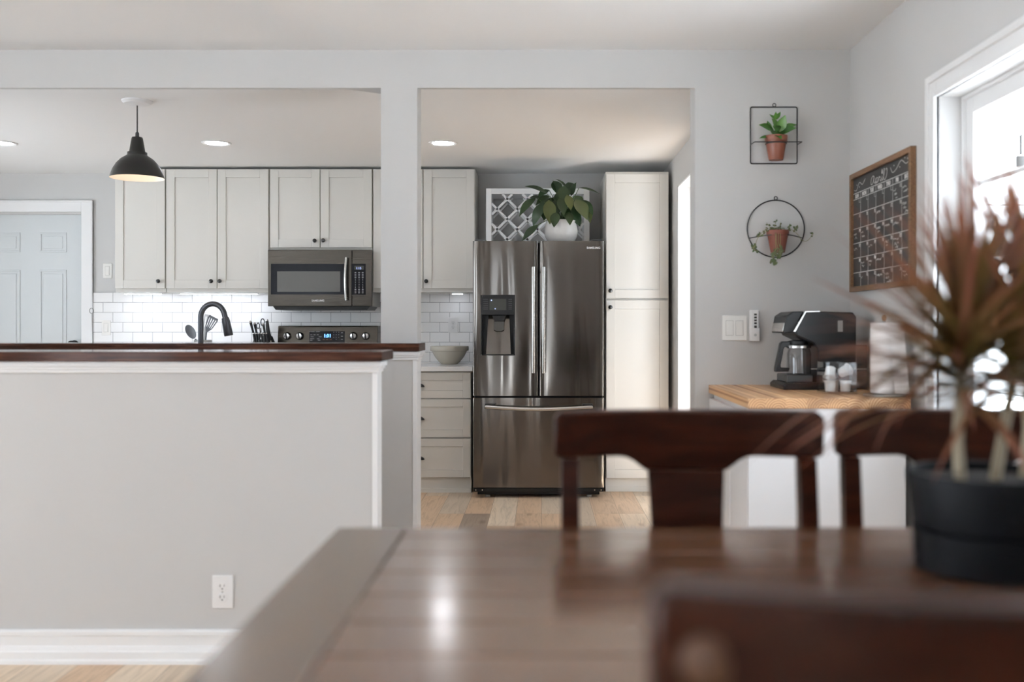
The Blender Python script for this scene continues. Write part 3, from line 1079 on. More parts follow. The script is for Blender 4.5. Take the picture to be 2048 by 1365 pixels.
cp = part('control_panel', MB().box(xs+.0015, mx1, DM, DM+.043, mz0, mz1-.001), BSTEEL, t, bevel=.003)
part('keypad', MB().box(MX(698)+.02, MX(731.5), DM-.002, DM+.001, MZ(590), MZ(528)), BGLASS, cp)
part('display', MB().box(MX(709), MX(727.5), DM-.0035, DM-.002, MZ(540), MZ(532)), LCD, cp)
part('clock_digits', MB().text('1:15', .024, (MX(717.5), DM-.0042, MZ(539)), XD, ZD), BLUE2, cp)
kb = MB()
for r in range(13):
    for c in range(3):
        w_ = .012 if r in (0, 1, 2, 3, 10, 11, 12) else .005
        x = MX(711)+c*MX(718.3)-c*MX(711)
        z = MZ(545.5)-r*(MZ(545.5)-MZ(586))/12
        kb.box(x-w_/2, x+w_/2, DM-.0032, DM-.002, z-.0022, z+.0022)
part('key_lettering', kb, MARKS, cp)

# range
DR = 7.58
RX = lambda u: ux(u, DR)
RZ = lambda v: vz(v, DR)
t = T('range', 'dark stainless electric range with knobs and blue clock under the microwave', 'stove', (-1.62, 7.4, 0))
part('body', MB().box(-2.006, -1.234, DB+.03, YB-.012, .02, .905), BSTEEL, t, bevel=.003)
part('cooktop', MB().box(-2.006, -1.234, DB-.01, 7.60, .905, .915), BGLASS, t, bevel=.002)
bg_ = part('backguard', MB().prism([(YB-.012, .905), (DR-.01, .905), (DR+.02, 1.184), (DR+.03, 1.19), (YB-.012, 1.19)], 'yz', -2.0, -1.2395), BSTEEL, t, bevel=.003)
part('display', MB().prism([(DR+.0, 1.17-.055), (DR-.0105+.003, 1.06), (DR-.013, 1.035), (DR+.002, 1.153)][:0] or [(DR+.0015, 1.035), (DR+.0135, 1.148), (DR+.0175, 1.148), (DR+.0055, 1.035)], 'yz', RX(618), RX(689)), BGLASS, bg_)
TZ = Vector((0, .113/1, .995)).normalized()
part('clock_digits', MB().text('1:31', .034, (RX(654.5), DR+.0050, RZ(675)), XD, (0, .105, .9945), ext=.001, bold=.0012), BLUEL, bg_)
kb = MB()
for (u, v, ww) in [(624, 664, 9), (635, 664, 8), (620, 664, 5), (622, 670, 4), (628.5, 670, 4), (635, 670, 4), (624, 674, 6), (640, 674, 6), (624, 678, 8), (636, 678, 5), (622, 681, 5), (638, 681, 5),
                   (664+3, 665, 1.5), (672, 665, 1.5), (677, 665, 1.5), (667, 670, 1.5), (672, 670, 1.5), (677, 670, 1.5), (667, 675, 1.5), (672, 675, 1.5), (677, 675, 1.5), (672, 679, 1.5), (683.5, 666, 4), (683.5, 673, 4), (683.5, 679, 4)]:
    z = RZ(v)
    yy = DR+.0015+(z-1.035)*.106
    kb.box(RX(u-ww/2), RX(u+ww/2), yy-.0016, yy+.0005, z-.0018, z+.0018)
part('key_lettering', kb, MARKS, bg_)
kb = MB()
for u in (647, 654, 661):
    z = RZ(679.5)
    yy = DR+.0015+(z-1.035)*.106
    kb.box(RX(u-2), RX(u+2), yy-.0016, yy+.0005, z-.0018, z+.0018)
part('amber_lettering', kb, MARKR, bg_)
for u in (574, 599, 706.5, 731.5):
    k = MB().lathe([(.029, -.004), (.030, .004), (.027, .010), (.024, .026), (.020, .030), (.001, .031)], (RX(u), DR+.0095, RZ(672.5)), '-y', 24)
    ko = part('knob', k, CHROME, bg_)
    part('grip', MB().box(RX(u)-.005, RX(u)+.005, DR-.028, DR-.018, RZ(672.5)-.022, RZ(672.5)+.022).xf(Matrix.Translation((RX(u), 0, RZ(672.5))) @ Matrix.Rotation(-.15, 4, 'Y') @ Matrix.Translation((-RX(u), 0, -RZ(672.5)))), BLACK, ko)
od = part('oven_door', MB().box(-2.0, -1.24, DB-.012, DB+.03, .20, .84), BSTEEL, t, bevel=.004)
part('handle', MB().tube([(-1.94, DB-.05, .79), (-1.30, DB-.05, .79)], .012, 12).tube([(-1.92, DB-.05, .79), (-1.92, DB, .79)], .008, 8).tube([(-1.32, DB-.05, .79), (-1.32, DB, .79)], .008, 8), STEEL, od)

# under-cabinet light bars
for (u0, u1, lab) in ((251, 322, 'short glowing white light bar under the end wall cabinet beside the door'), (362, 514, 'long glowing white light bar under the two-door wall cabinet left of the microwave')):
    yy = 7.60
    x0, x1 = ux(u0, yy), ux(u1, yy)
    t = T('light_bar', lab, 'light', ((x0+x1)/2, yy, 1.43), 'under-cabinet light bars')
    part('housing', MB().box(x0-.01, x1+.01, yy-.02, yy+.02, 1.433, 1.4405), WPLAST, t)
    part('lens', MB().box(x0, x1, yy-.017, yy+.017, 1.4305, 1.4335), LEDL, t)
yy = 7.6
x0, x1 = ux(905, yy), ux(925, yy)
t = T('light_bar', 'small light bar under the wall cabinet beside the refrigerator', 'light', ((x0+x1)/2, yy, 1.43), 'under-cabinet light bars')
part('housing', MB().box(-.95, -.56, yy-.02, yy+.02, 1.433, 1.4405), WPLAST, t)
part('lens', MB().box(x0, x1, yy-.017, yy+.017, 1.430, 1.433), LEDL, t)


# wall plates
def duplex(name, label, cx, cz, y, w_=.07, h=.1145, group=None, m=WPLAST):
    t = T(name, label, 'outlet', (cx, y, cz-h/2), group)
    part('plate', MB().box(cx-w_/2, cx+w_/2, y-.006, y-.0003, cz-h/2, cz+h/2), m, t, bevel=.003)
    for s in (1, -1):
        z = cz+s*.0195
        r = part('receptacle', MB().lathe([(.0172, 0), (.0172, .0075), (.016, .0085)], (cx, y, z), '-y', 24), m, t)
        part('slots', MB().box(cx-.0085, cx-.0062, y-.0092, y-.0084, z-.001, z+.0075).box(cx+.0058, cx+.0078, y-.0092, y-.0084, z, z+.007)
             .lathe([(.0026, .0083), (.0026, .0092)], (cx, y, z-.0075), '-y', 10), SLOT, r)
    part('screw', MB().lathe([(.003, .0055), (.003, .0068)], (cx, y, cz), '-y', 10), GREYM, t)
    return t


duplex('wall_outlet', 'white duplex outlet low on the front half wall above the baseboard', ux(446, 3.516), vz(1184, 3.516), 3.516, .0745, .118)
duplex('wall_outlet', 'white duplex outlet on the tiles above the beige bowl', ux(906.5, YB), vz(650.5, YB), YB-.010, .0745, .118)


def rocker(name, label, cx, cz, y, n=1, cat='switch', group=None):
    w_ = .07+.046*(n-1)
    t = T(name, label, cat, (cx, y, cz-.058), group)
    part('plate', MB().box(cx-w_/2, cx+w_/2, y-.006, y-.0003, cz-.0585, cz+.0585), WPLASTW, t, bevel=.003)
    for k in range(n):
        x = cx+(k-(n-1)/2)*.046
        part('gap_shade', MB().box(x-.0178, x+.0178, y-.0066, y-.0056, cz-.0348, cz+.0348), GAPSHADE, t)  # grey backing painted as the thin shade around each rocker
        part('rocker', MB().box(x-.0165, x+.0165, y-.008, y-.0055, cz-.0335, cz+.0335)
             .prism([(y-.008, cz-.03), (y-.0085, cz+.03), (y-.012, cz-.03)] if k % 2 == 0 else [(y-.008, cz+.03), (y-.0085, cz-.03), (y-.012, cz+.03)], 'yz', x-.013, x+.013), WPLASTW, t, bevel=.0007)
    return t


rocker('light_switch', 'single white light switch beside the casing of the grey door', ux(215.5, YB), vz(542, YB), YB)
rocker('light_switch', 'white single switch plate on the tiles near the door casing', ux(214, YB), vz(656, YB), YB-.010)
tw = rocker('light_switch', 'double white light switch plate on the wall left of the coffee maker', ux(1468.5, YD0), vz(656.5, YD0), YD0, 2)

# wall-mounted remote
cx, cz, y = ux(1507.5, YD0), vz(652, YD0), YD0
t = T('remote_control', 'slim white remote in its wall cradle right of the double switch', 'remote', (cx, y, cz-.072))
part('cradle', MB().box(cx-.022, cx+.022, y-.012, y-.0003, cz-.072, cz+.072).box(cx-.0225, cx+.0225, y-.026, y-.012, cz-.072, cz-.010), WPLAST, t, bevel=.003)
rm = part('body', MB().box(cx-.0185, cx+.0185, y-.0235, y-.0125, cz-.068, cz+.071), WPLAST, t, bevel=.004)
for k in range(5):
    z = cz+.052-k*.0135
    hh = .0045 if k < 4 else .0085
    z = z if k < 4 else z-.005
    part('button', MB().box(cx-.003, cx+.009, y-.0245, y-.0234, z-hh, z+hh), SLOT, rm)
part('emblem', MB().lathe([(.0065, 0), (.0065, .001)], (cx+.002, y-.0262, cz-.043), '-y', 14), MARKS, rm)

# pendant lamp
DPn = 5.26
px_ = ux(274.5, DPn)
t = T('pendant_lamp', 'dark metal dome pendant lamp hanging over the half walls', 'lamp', (px_, DPn, ZK))
part('canopy', MB().lathe([(.078, ZK-.0003), (.078, ZK-.006), (.066, ZK-.018), (.02, ZK-.022), (.006, ZK-.026)], (px_, DPn, 0), 'z', 32), TRIM, t)
part('cord', MB().tube([(px_, DPn, ZK-.02), (px_, DPn, 2.20)], .0035, 8), WIRE, t)
part('strain_relief', MB().lathe([(.004, 2.215), (.009, 2.21), (.010, 2.186), (.010, 2.18)], (px_, DPn, 0), 'z', 16), BLACKM, t)
pr = [(.012, 2.187), (.026, 2.186), (.029, 2.178), (.040, 2.112), (.042, 2.107), (.050, 2.106), (.050, 2.092), (.058, 2.086), (.082, 2.070), (.104, 2.046), (.122, 2.016), (.133, 1.986), (.1375, 1.970)]
s = part('shade', MB().lathe(pr, (px_, DPn, 0), 'z', 48, False), SHADE, t)
pi_ = [(r-.0025, z-.001) for r, z in pr[6:]]
pi_[-1] = (pr[-1][0]-.001, pr[-1][1])
part('lining', MB().lathe([(.02, 2.088)]+pi_, (px_, DPn, 0), 'z', 48, False), SHADEIN, s)
part('bulb', MB().lathe([(.013, 2.09), (.014, 2.075), (.028, 2.05), (.031, 2.03), (.024, 2.010), (.002, 2.002)], (px_, DPn, 0), 'z', 20), BULB, t)

# recessed lights
for (u, lab) in ((3, 'round recessed ceiling light at the left, cut by the frame edge'), (433, 'round recessed ceiling light right of the dark pendant lamp'), (886, 'round recessed ceiling light just right of the white post')):
    D = 6.47
    x = ux(u, D)
    t = T('recessed_light', lab, 'ceiling light', (x, D, ZK), 'recessed kitchen ceiling lights')
    part('trim_ring', MB().lathe([(.0715, ZK-.0004), (.094, ZK-.0004), (.094, ZK-.004), (.088, ZK-.007), (.0715, ZK-.004), (.0715, ZK-.0004)], (x, D, 0), 'z', 40, False), TRIM, t)
    part('lens', MB().lathe([(.0705, ZK-.0006), (.0705, ZK-.0035), (.05, ZK-.005), (.001, ZK-.0055)], (x, D, 0), 'z', 40), CANL, t)

# bowl
D = 7.53
bx = ux(899, D)
bz = .9005
prof = [(.001, 0), (.060, 0), (.064, .004), (.082, .020), (.110, .055), (.126, .085), (.131, .098), (.142, .100), (.1455, .106), (.1455, .132), (.143, .136), (.137, .135), (.125, .095), (.085, .03), (.001, .014)]
thing('mixing_bowl', MB().lathe([(r, bz+z) for r, z in prof], (bx, D, 0), 'z', 48, False), STONEW, 'wide beige stoneware bowl on the white worktop', 'bowl')

# utensil crock and utensils
D = 7.42
cx = ux(406, D)
thing('utensil_crock', MB().lathe([(.001, .9005), (.064, .9005), (.066, .905), (.066, 1.082), (.064, 1.085), (.061, 1.082), (.061, .91), (.001, .908)], (cx, D, 0), 'z', 32, False), GREYM,
      'grey metal utensil crock on the worktop behind the faucet', 'utensil holder')


def uz(v):
    return vz(v, D)


def uu(u):
    return ux(u, D)


t = T('ladle', 'dark grey solid spoon leaning left out of the utensil crock', 'utensil', (cx-.02, D, .915), 'utensils in the crock')
part('handle', MB().tube([(cx-.015, D+.012, .92), (uu(391), D, uz(678))], .006, 8), SPATG, t)
sp = MB().lathe([(.001, -.012), (.022, -.010), (.032, 0), (.034, .006), (.030, .004), (.018, -.004), (.001, -.006)], (0, 0, 0), '-y', 24)
sp.xf(Matrix.Translation((uu(383), D-.012, uz(664))) @ Matrix.Rotation(-.55, 4, 'Y') @ Matrix.Diagonal((1.0, 1, 1.7, 1)))
part('bowl', sp, SPATG, t)


def turner(name, label, a, bq, tip, w0, w1, m, slots, group='utensils in the crock'):
    t = T(name, label, 'utensil', (a[0], a[1], .915), group)
    part('handle', MB().tube([a, bq], .006, 8), m, t)
    dv = (Vector(tip)-Vector(bq))
    L_ = dv.length
    dv.normalize()
    sd = Vector((dv.z, 0, -dv.x))
    h = MB()
    n = slots*2+1
    p0, p1 = Vector(bq)+dv*L_*.28, Vector(bq)+dv*L_*.86
    th = Vector((0, .0022, 0))

    def slab(q):
        h.poly([v-th for v in q]+[v+th for v in q], [(0, 1, 2, 3), (7, 6, 5, 4), (0, 1, 5, 4), (1, 2, 6, 5), (2, 3, 7, 6), (3, 0, 4, 7)])
    slab([Vector(bq)-sd*.007, Vector(bq)+sd*.007, p0+sd*w0/2, p0-sd*w0/2])
    slab([p1-sd*w1/2, p1+sd*w1/2, Vector(tip)+sd*w1*.44, Vector(tip)-sd*w1*.44])
    for k in range(n):
        if k % 2 == 0:
            f0, f1 = k/n-.5, (k+1)/n-.5
            slab([p0+sd*w0*f0, p0+sd*w0*f1, p1+sd*w1*f1, p1+sd*w1*f0])
    part('blade', h, m, t)


turner('slotted_turner', 'dark grey slotted turner standing right in the crock under the faucet arc', (cx+.012, D-.03, .92), (uu(416), D-.034, uz(664)), (uu(431), D-.034, uz(634.5)), .055, .078, SPATG, 4)
turner('slotted_spatula', 'pale clear slotted spatula behind the dark turner', (cx-.01, D+.025, .92), (uu(408), D+.022, uz(664)), (uu(414), D+.022, uz(629)), .042, .048, CLEARP, 2)

# knife block, knives, scissors
D = 7.46
bx = ux(526, D)
z0 = .9005
kbx = MB().prism([(D-.09, z0), (D+.07, z0), (D+.09, 1.07), (D+.02, 1.115), (D-.075, 1.015)], 'yz', bx-.07, bx+.065)
thing('knife_block', kbx, BLACKM, 'black knife block on the worktop left of the range', 'knife block', bevel=.003)
names = ['first', 'second', 'third', 'fourth', 'fifth', 'sixth']
proto = None


def knife(label, p, d, ln, r):
    t = T('knife', label, 'knife', p, 'knives in the block')
    d = Vector(d).normalized()
    p = Vector(p)
    part('handle', MB().tube([p, p+d*ln*.1, p+d*ln*.5, p+d*ln*.93], [r*.8, r, r*.85, r*1.05], 10), BLACKM, t)
    part('end_cap', MB().tube([p+d*ln*.93, p+d*ln], [r*1.1, r*.95], 10), CHROME, t)
    part('bolster', MB().tube([p-d*.012, p], [r*.7, r*.8], 10), CHROME, t)


for k in range(6):
    x = ux(509.5+k*5.2, 7.36)
    yy = D-.078
    knife(names[k]+' steak knife from the left in the front row of the block', (x, yy-.005, 1.036), (-.05, -.3, 1), .108, .0085)
for k, (u, dx, ln) in enumerate(((509, -.16, .15), (514, -.12, .135), (529, -.08, .13), (531.5, .03, .13))):
    x = ux(u+4, D)
    knife(('large knife at the left of the rear row in the block', 'second large knife of the rear row, left of the scissors', 'large knife of the rear row just right of the scissors', 'fourth large knife of the rear row in the block')[k],
          (x, D-.035+.012*k, 1.085), (dx, -.35, 1), ln, .0095)
knife('longest knife at the right end of the block, leaning outward', (ux(545.5, D), D-.06, 1.08), (-.16, -.1, 1), .16, .011)
t = T('scissors', 'dark-handled scissors upright in the knife block', 'scissors', (ux(524, D), D-.01, 1.09), 'knives in the block')
for (u, v, rx, rz) in ((518.5, 652, .011, .020), (527.5, 645, .014, .026)):
    c = Vector((ux(u, D), D-.03, vz(v, D)))
    part('handle', MB().tube([(c.x+rx*math.cos(a), c.y, c.z+rz*math.sin(a)) for a in [2*PI*k/20 for k in range(20)]], .0042, 8, True), DARKMET, t)
part('blades', MB().tube([(ux(522.5, D), D-.03, vz(656, D)), (ux(524, D), D-.02, 1.09)], .006, 8), CHROME, t)

# ------------------------------------------------------------------ refrigerator
DFR = 6.86
FX0, FX1 = ux(945.5, DFR), ux(1208.5, DFR)
FZ = lambda v: vz(v, DFR)
FXu = lambda u: ux(u, DFR)
t = T('refrigerator', 'dark stainless french-door refrigerator with bottom freezer', 'refrigerator', ((FX0+FX1)/2, 7.2, 0))
ft = FZ(482)
part('body', MB().box(FX0+.006, FX1-.006, DFR+.092, YB-.05, .055, ft-.004), FRIDGES, t, bevel=.003)


def curved_door(x0, x1, z0, z1, bow=.012, n=14, th=.085, hole=None):
    """door slab whose front bows out a little; hole = (hx0, hx1, hz0, hz1) leaves an opening"""
    b = MB()

    def yf(x):
        s_ = (x-x0)/(x1-x0)
        e = min(s_, 1-s_)
        r = .018/(x1-x0)
        edge = 0 if e > r else .010*(1-math.sqrt(max(0, 1-(1-e/r)**2)))
        return DFR+.004+edge-bow*4*s_*(1-s_)*.35
    xs = sorted(set([x0+(x1-x0)*i/n for i in range(n+1)]+[x0+.004, x0+.009, x1-.004, x1-.009]+([hole[0], hole[1]] if hole else [])))
    zs = [z0, z1] if not hole else [z0, hole[2], hole[3], z1]
    vf = {}
    for i, x in enumerate(xs):
        for j, z in enumerate(zs):
            vf[i, j] = b.bm.verts.new((x, yf(x), z))
    for i in range(len(xs)-1):
        for j in range(len(zs)-1):
            if hole and j == 1 and hole[0]-1e-6 <= xs[i] and xs[i+1] <= hole[1]+1e-6:
                continue
            b.bm.faces.new((vf[i, j], vf[i+1, j], vf[i+1, j+1], vf[i, j+1]))
    m_, q = len(xs)-1, len(zs)-1
    bk = [b.bm.verts.new(p) for p in ((x0, DFR+th, z0), (x1, DFR+th, z0), (x1, DFR+th, z1), (x0, DFR+th, z1))]
    b.bm.faces.new((bk[0], bk[3], bk[2], bk[1]))
    b.bm.faces.new([vf[i, 0] for i in range(m_, -1, -1)]+[bk[0], bk[1]])
    b.bm.faces.new([vf[i, q] for i in range(m_+1)]+[bk[2], bk[3]])
    b.bm.faces.new([vf[0, j] for j in range(q+1)]+[bk[3], bk[0]])
    b.bm.faces.new([vf[m_, j] for j in range(q, -1, -1)]+[bk[1], bk[2]])
    return b


zs_, zd = FZ(792.5), FZ(796.5)
seam = FXu(1077.5)
hx0, hx1, hz0, hz1 = FXu(961.5), FXu(1030), FZ(711.5), FZ(590)
dl = part('left_door', curved_door(FX0, seam-.005, zs_, ft, hole=(hx0, hx1, hz0, hz1)), FRIDGE, t, recalc=True)
dr = part('right_door', curved_door(seam+.005, FX1, zs_, ft), FRIDGE, t)
fz = part('freezer_drawer', curved_door(FX0, FX1, FZ(976), zd), FRIDGE, t)
part('door_gasket', MB().box(FX0+.01, FX1-.01, DFR+.084, DFR+.092, .08, ft-.01), BLACK, t)
part('lettering', MB().text('SAMSUNG', .0205, (FXu(1187), DFR-.0005, FZ(498)), XD, ZD, ext=.001, bold=.0004), LOGO, dr)


def vbar(x, z0, z1, par):
    n = 14
    pts = [(x, DFR-.040-.016*math.sin(PI*i/n), z0+(z1-z0)*i/n) for i in range(n+1)]
    h = MB().tube(pts, .0125, 14)
    for z in (z0+.03, z1-.03):
        h.tube([(x, DFR+.004, z), (x, DFR-.043, z)], .009, 10)
    part('handle', h, STEEL, par)


vbar(FXu(1067), FZ(746), FZ(535), dl)
vbar(FXu(1087.5), FZ(746), FZ(535), dr)
n = 16
xa, xb = FXu(971), FXu(1184.5)
h = MB().tube([(xa+(xb-xa)*i/n, DFR-.042-.020*math.sin(PI*i/n), FZ(813.5)-.014*math.sin(PI*i/n)) for i in range(n+1)], .0135, 14)
ho = part('handle', h, STEEL, fz)
for x, s in ((xa, 1), (xb, -1)):
    h = MB()
    h.box(min(x, x+s*.07), max(x, x+s*.07), DFR-.045, DFR+.003, FZ(811), FZ(808))
    h.box(min(x-.004*s, x+s*.02), max(x-.004*s, x+s*.02), DFR-.052, DFR+.003, FZ(817), FZ(809))
    part('handle_mount', h, BLACK, ho)
# dispenser
dsp = part('dispenser', MB().box(hx0, hx1, DFR+.070, DFR+.084, hz0, hz1).box(hx0, hx0+.008, DFR-.001, DFR+.07, hz0, hz1).box(hx1-.008, hx1, DFR-.001, DFR+.07, hz0, hz1)
           .box(hx0+.008, hx1-.008, DFR-.001, DFR+.07, hz0, hz0+.006).box(hx0+.008, hx1-.008, DFR-.002, DFR+.07, FZ(630), hz1), BLACK, dl, bevel=.002)
y1_ = DFR+.0695
q = MB()
q.poly([(FXu(976), y1_-.002, FZ(631)), (FXu(1018), y1_-.002, FZ(631)), (FXu(1021.5), DFR+.008, hz0+.008), (FXu(972), DFR+.008, hz0+.008),
        (FXu(976), y1_, FZ(631)), (FXu(1018), y1_, FZ(631)), (FXu(1021.5), DFR+.0125, hz0+.006), (FXu(972), DFR+.0125, hz0+.006)],
       [(0, 1, 2, 3), (7, 6, 5, 4), (0, 1, 5, 4), (1, 2, 6, 5), (2, 3, 7, 6), (3, 0, 4, 7)])
# kept as children of the door so they stay within three levels
part('dispenser_back', q, FRIDGE, dl)
part('display', MB().box(FXu(979), FXu(1012.5), DFR-.0035, DFR-.002, FZ(620.5), FZ(598)), LCD, dl)
part('dispenser_button', MB().lathe([(.0045, 0), (.0045, .001)], (FXu(983), DFR-.0035, FZ(601)), '-y', 10).lathe([(.0045, 0), (.0045, .001)], (FXu(990.5), DFR-.0035, FZ(618)), '-y', 10), BLUE2, dl)
part('spout', MB().prism([(FXu(984), FZ(631)), (FXu(1012), FZ(631)), (FXu(1007), FZ(643)), (FXu(989), FZ(643))], 'xz', DFR+.012, DFR+.06), BLACK, dl, bevel=.003)
part('paddle', MB().prism([(FXu(987), FZ(643)), (FXu(1008), FZ(643)), (FXu(1008), FZ(660)), (FXu(1003), FZ(663)), (FXu(992), FZ(663)), (FXu(987), FZ(660))], 'xz', DFR+.030, DFR+.036), MESHW, dl, bevel=.002)
mk = MB()
for k in range(6):
    z = FZ(599+k*3.9)
    mk.box(FXu(966.5), FXu(976), DFR-.003, DFR-.002, z-.0015, z+.0015).box(FXu(1017), FXu(1024), DFR-.003, DFR-.002, z-.0015, z+.0015)
part('dispenser_lettering', mk, mat('dim_print', (.09, .09, .1), .6), dl)
part('base_grille', MB().box(FX0+.004, FX1-.004, DFR+.02, DFR+.11, FZ(985), FZ(977.5)).box(FX0+.03, FX1-.03, DFR+.05, DFR+.11, .018, FZ(985)), BLACK, t, bevel=.002)
for x in (FX0+.10, FX1-.10, FX0+.10, FX1-.10)[:2]:
    part('foot', MB().lathe([(.016, .0005), (.018, .004), (.018, .014), (.006, .016), (.006, .04)], (x, DFR+.07, 0), 'z', 14), GREYM, t)
for x in (FX0+.10, FX1-.10):
    part('roller', MB().tube([(x-.02, YB-.15, .029), (x+.02, YB-.15, .029)], .028, 16), BLACK, t)
sc = MB()
for x in (FX0+.02, FX0+.065, FX1-.02, FX1-.065):
    sc.lathe([(.004, 0), (.004, .002)], (x, DFR+.02, FZ(981.5)), '-y', 10)
part('grille_screws', sc, CHROME, t)
part('hinge_cover', MB().box(FX0+.01, FX0+.09, DFR+.03, DFR+.13, ft-.003, ft+.012), FRIDGES, t, bevel=.003)
part('hinge_cover', MB().box(FX1-.09, FX1-.01, DFR+.03, DFR+.13, ft-.003, ft+.012), FRIDGES, t, bevel=.003)

# ------------------------------------------------------------------ lattice wine rack on the fridge
DW = 7.40
WXu = lambda u: ux(u, DW)
zb = ft-.0035
wx0, wx1, wzt = WXu(972), WXu(1179), vz(377, DW)
t = T('wine_rack', 'white lattice wine rack box on top of the refrigerator', 'wine rack', ((wx0+wx1)/2, 7.55, zb))
fr = .041
part('frame', MB().box(wx0, wx0+fr, DW, YB-.06, zb, wzt).box(wx1-fr, wx1, DW, YB-.06, zb, wzt).box(wx0+fr, wx1-fr, DW, YB-.06, wzt-fr, wzt).box(wx0+fr, wx1-fr, DW, YB-.06, zb, zb+fr*.8), TRIM, t, bevel=.002)


def lattice(y, th, hw):
    b = MB()
    X0, X1, Z0, Z1 = wx0+fr, wx1-fr, zb+fr*.8, wzt-fr
    pitch = .150
    for s in (1, -1):
        k = -12
        while k < 14:
            c = k*pitch + (WXu(1014.5) - s*vz(398, DW))      # line x - s*z = c passes through one crossing
            k += 1
            # clip x = c + s*z to the opening
            z0, z1 = Z0, Z1
            if s > 0:
                z0 = max(z0, X0-c)
                z1 = min(z1, X1-c)
            else:
                z0 = max(z0, c-X1)
                z1 = min(z1, c-X0)
            if z1-z0 < .02:
                continue
            p0 = Vector((c+s*z0, y, z0))
            p1 = Vector((c+s*z1, y, z1))
            sd = Vector((1, 0, -s)).normalized()*hw
            yo = Vector((0, th, 0))
            b.poly([p0-sd, p0+sd, p1+sd, p1-sd, p0-sd+yo, p0+sd+yo, p1+sd+yo, p1-sd+yo],
                   [(0, 1, 2, 3), (7, 6, 5, 4), (0, 1, 5, 4), (1, 2, 6, 5), (2, 3, 7, 6), (3, 0, 4, 7)])
    return b


part('front_lattice', lattice(DW+.008, .012, .0085), TRIM, t)
part('rear_lattice', lattice(DW+.24, .012, .006), TRIM, t)

# ------------------------------------------------------------------ peace lily
DPl = 7.06
lx = ux(1122, DPl)
lz = ft+.0005
t = T('potted_plant', 'dark green broad-leaved plant in a white glazed pot on the refrigerator', 'plant', (lx, DPl, lz))
ps = .12/34*34
prof = [(.001, 0), (.078, 0), (.090, .008), (.112, .045), (.119, .085), (.114, .125), (.106, .148), (.107, .160), (.104, .163), (.099, .160), (.099, .14), (.001, .138)]
part('pot', MB().lathe([(r, lz-.004+z) for r, z in prof], (lx, DPl, 0), 'z', 48, False), CERAM, t)
part('soil', MB().lathe([(.001, lz+.142), (.098, lz+.139)], (lx, DPl, 0), 'z', 24, False), SOIL, t)
fol, stm = MB(), MB()
rz = lz+.14


def lily(tu, tv, dy, length, width, bu, bv, droop=.5, rnd=None, roll=0.):
    """petiole from the soil to (bu,bv) then a leaf blade that ends near (tu,tv)"""
    D_ = DPl+dy
    b0 = Vector((lx+random.uniform(-.035, .035), DPl+random.uniform(-.03, .03), rz))
    p = Vector((ux(bu, D_), D_, vz(bv, D_)))
    q = Vector((ux(tu, D_-.03), D_-.03, vz(tv, D_-.03)))
    d = q-p
    ln = d.length
    mid = (b0+p)/2+Vector((0, 0, .03))
    stm.tube([b0, mid, p], [.0035, .003, .0026], 6)
    # start direction raised so that the droop brings the tip down to q
    sidev = Vector((math.sin(roll), -math.cos(roll), .35))
    up = Vector((0, -.55, .85)) if abs(roll) < 1e-6 else sidev
    side = d.cross(up).normalized()
    d0 = Matrix.Rotation(droop*.5, 3, side) @ d
    fol.leaf(p, d0, up, ln*1.04, width, droop, .22, 8, 'ell', rnd, 0)


L_ = [  # tip u,v, dy, width, base u,v, droop, tint
    (1051, 372, -.02, .075, 1095, 388, .5, .05), (1038, 432, -.03, .080, 1072, 396, .7, .05), (1066, 452, -.06, .085, 1088, 405, .6, .0), (1045, 481, -.10, .075, 1076, 450, .2, .0),
    (1100, 447, -.08, .100, 1098, 400, .4, .45), (1072, 410, .0, .08, 1100, 392, .5, .05), (1118, 390, .03, .09, 1108, 362, .5, .0), (1106, 362, .04, .085, 1118, 385, .3, .05),
    (1112, 357, .05, .04, 1135, 382, .9, .05), (1152, 366, .0, .07, 1142, 392, .2, .05), (1199, 387, .0, .035, 1158, 376, .5, .1), (1174, 438, -.10, .120, 1150, 400, .5, .35),
    (1186, 430, .02, .07, 1165, 400, .6, .0), (1160, 452, .0, .1, 1140, 420, .4, .0), (1108, 454, -.12, .075, 1112, 425, .3, .05), (1128, 430, -.08, .08, 1120, 395, .5, .1),
    (1142, 420, -.09, .07, 1134, 390, .5, .55), (1088, 440, -.02, .09, 1094, 412, .4, .0), (1180, 446, .03, .05, 1176, 420, .3, .3), (1060, 395, .03, .06, 1086, 398, .5, .05),
    (1125, 405, -.05, .08, 1128, 372, .5, .05), (1134, 440, -.05, .07, 1130, 415, .3, .0), (1150, 430, -.04, .09, 1142, 402, .4, .0), (1098, 420, .02, .09, 1108, 395, .4, .0), (1112, 436, -.05, .085, 1110, 400, .4, .0), (1122, 415, .0, .09, 1116, 385, .4, .0), (1140, 450, -.10, .06, 1138, 425, .3, .1), (1082, 425, -.05, .08, 1096, 400, .5, .0), (1156, 440, -.06, .09, 1146, 408, .4, .0), (1130, 400, .02, .09, 1130, 372, .4, .0), (1168, 425, -.02, .08, 1150, 402, .5, .2), (1076, 395, .0, .07, 1098, 380, .5, .0), (1144, 385, .04, .08, 1136, 365, .4, .0), (1164, 412, .02, .09, 1148, 392, .4, .1)]
for (tu, tv, dy, wd, bu, bv, dr_, tn) in L_:
    lily(tu, tv, dy, 0, wd, bu, bv, dr_, tn)
part('stems', stm, LEAFD if False else mat('lily_stem', (.05, .09, .025), .5), t)
part('foliage', fol, LEAFD, t, recalc=False)

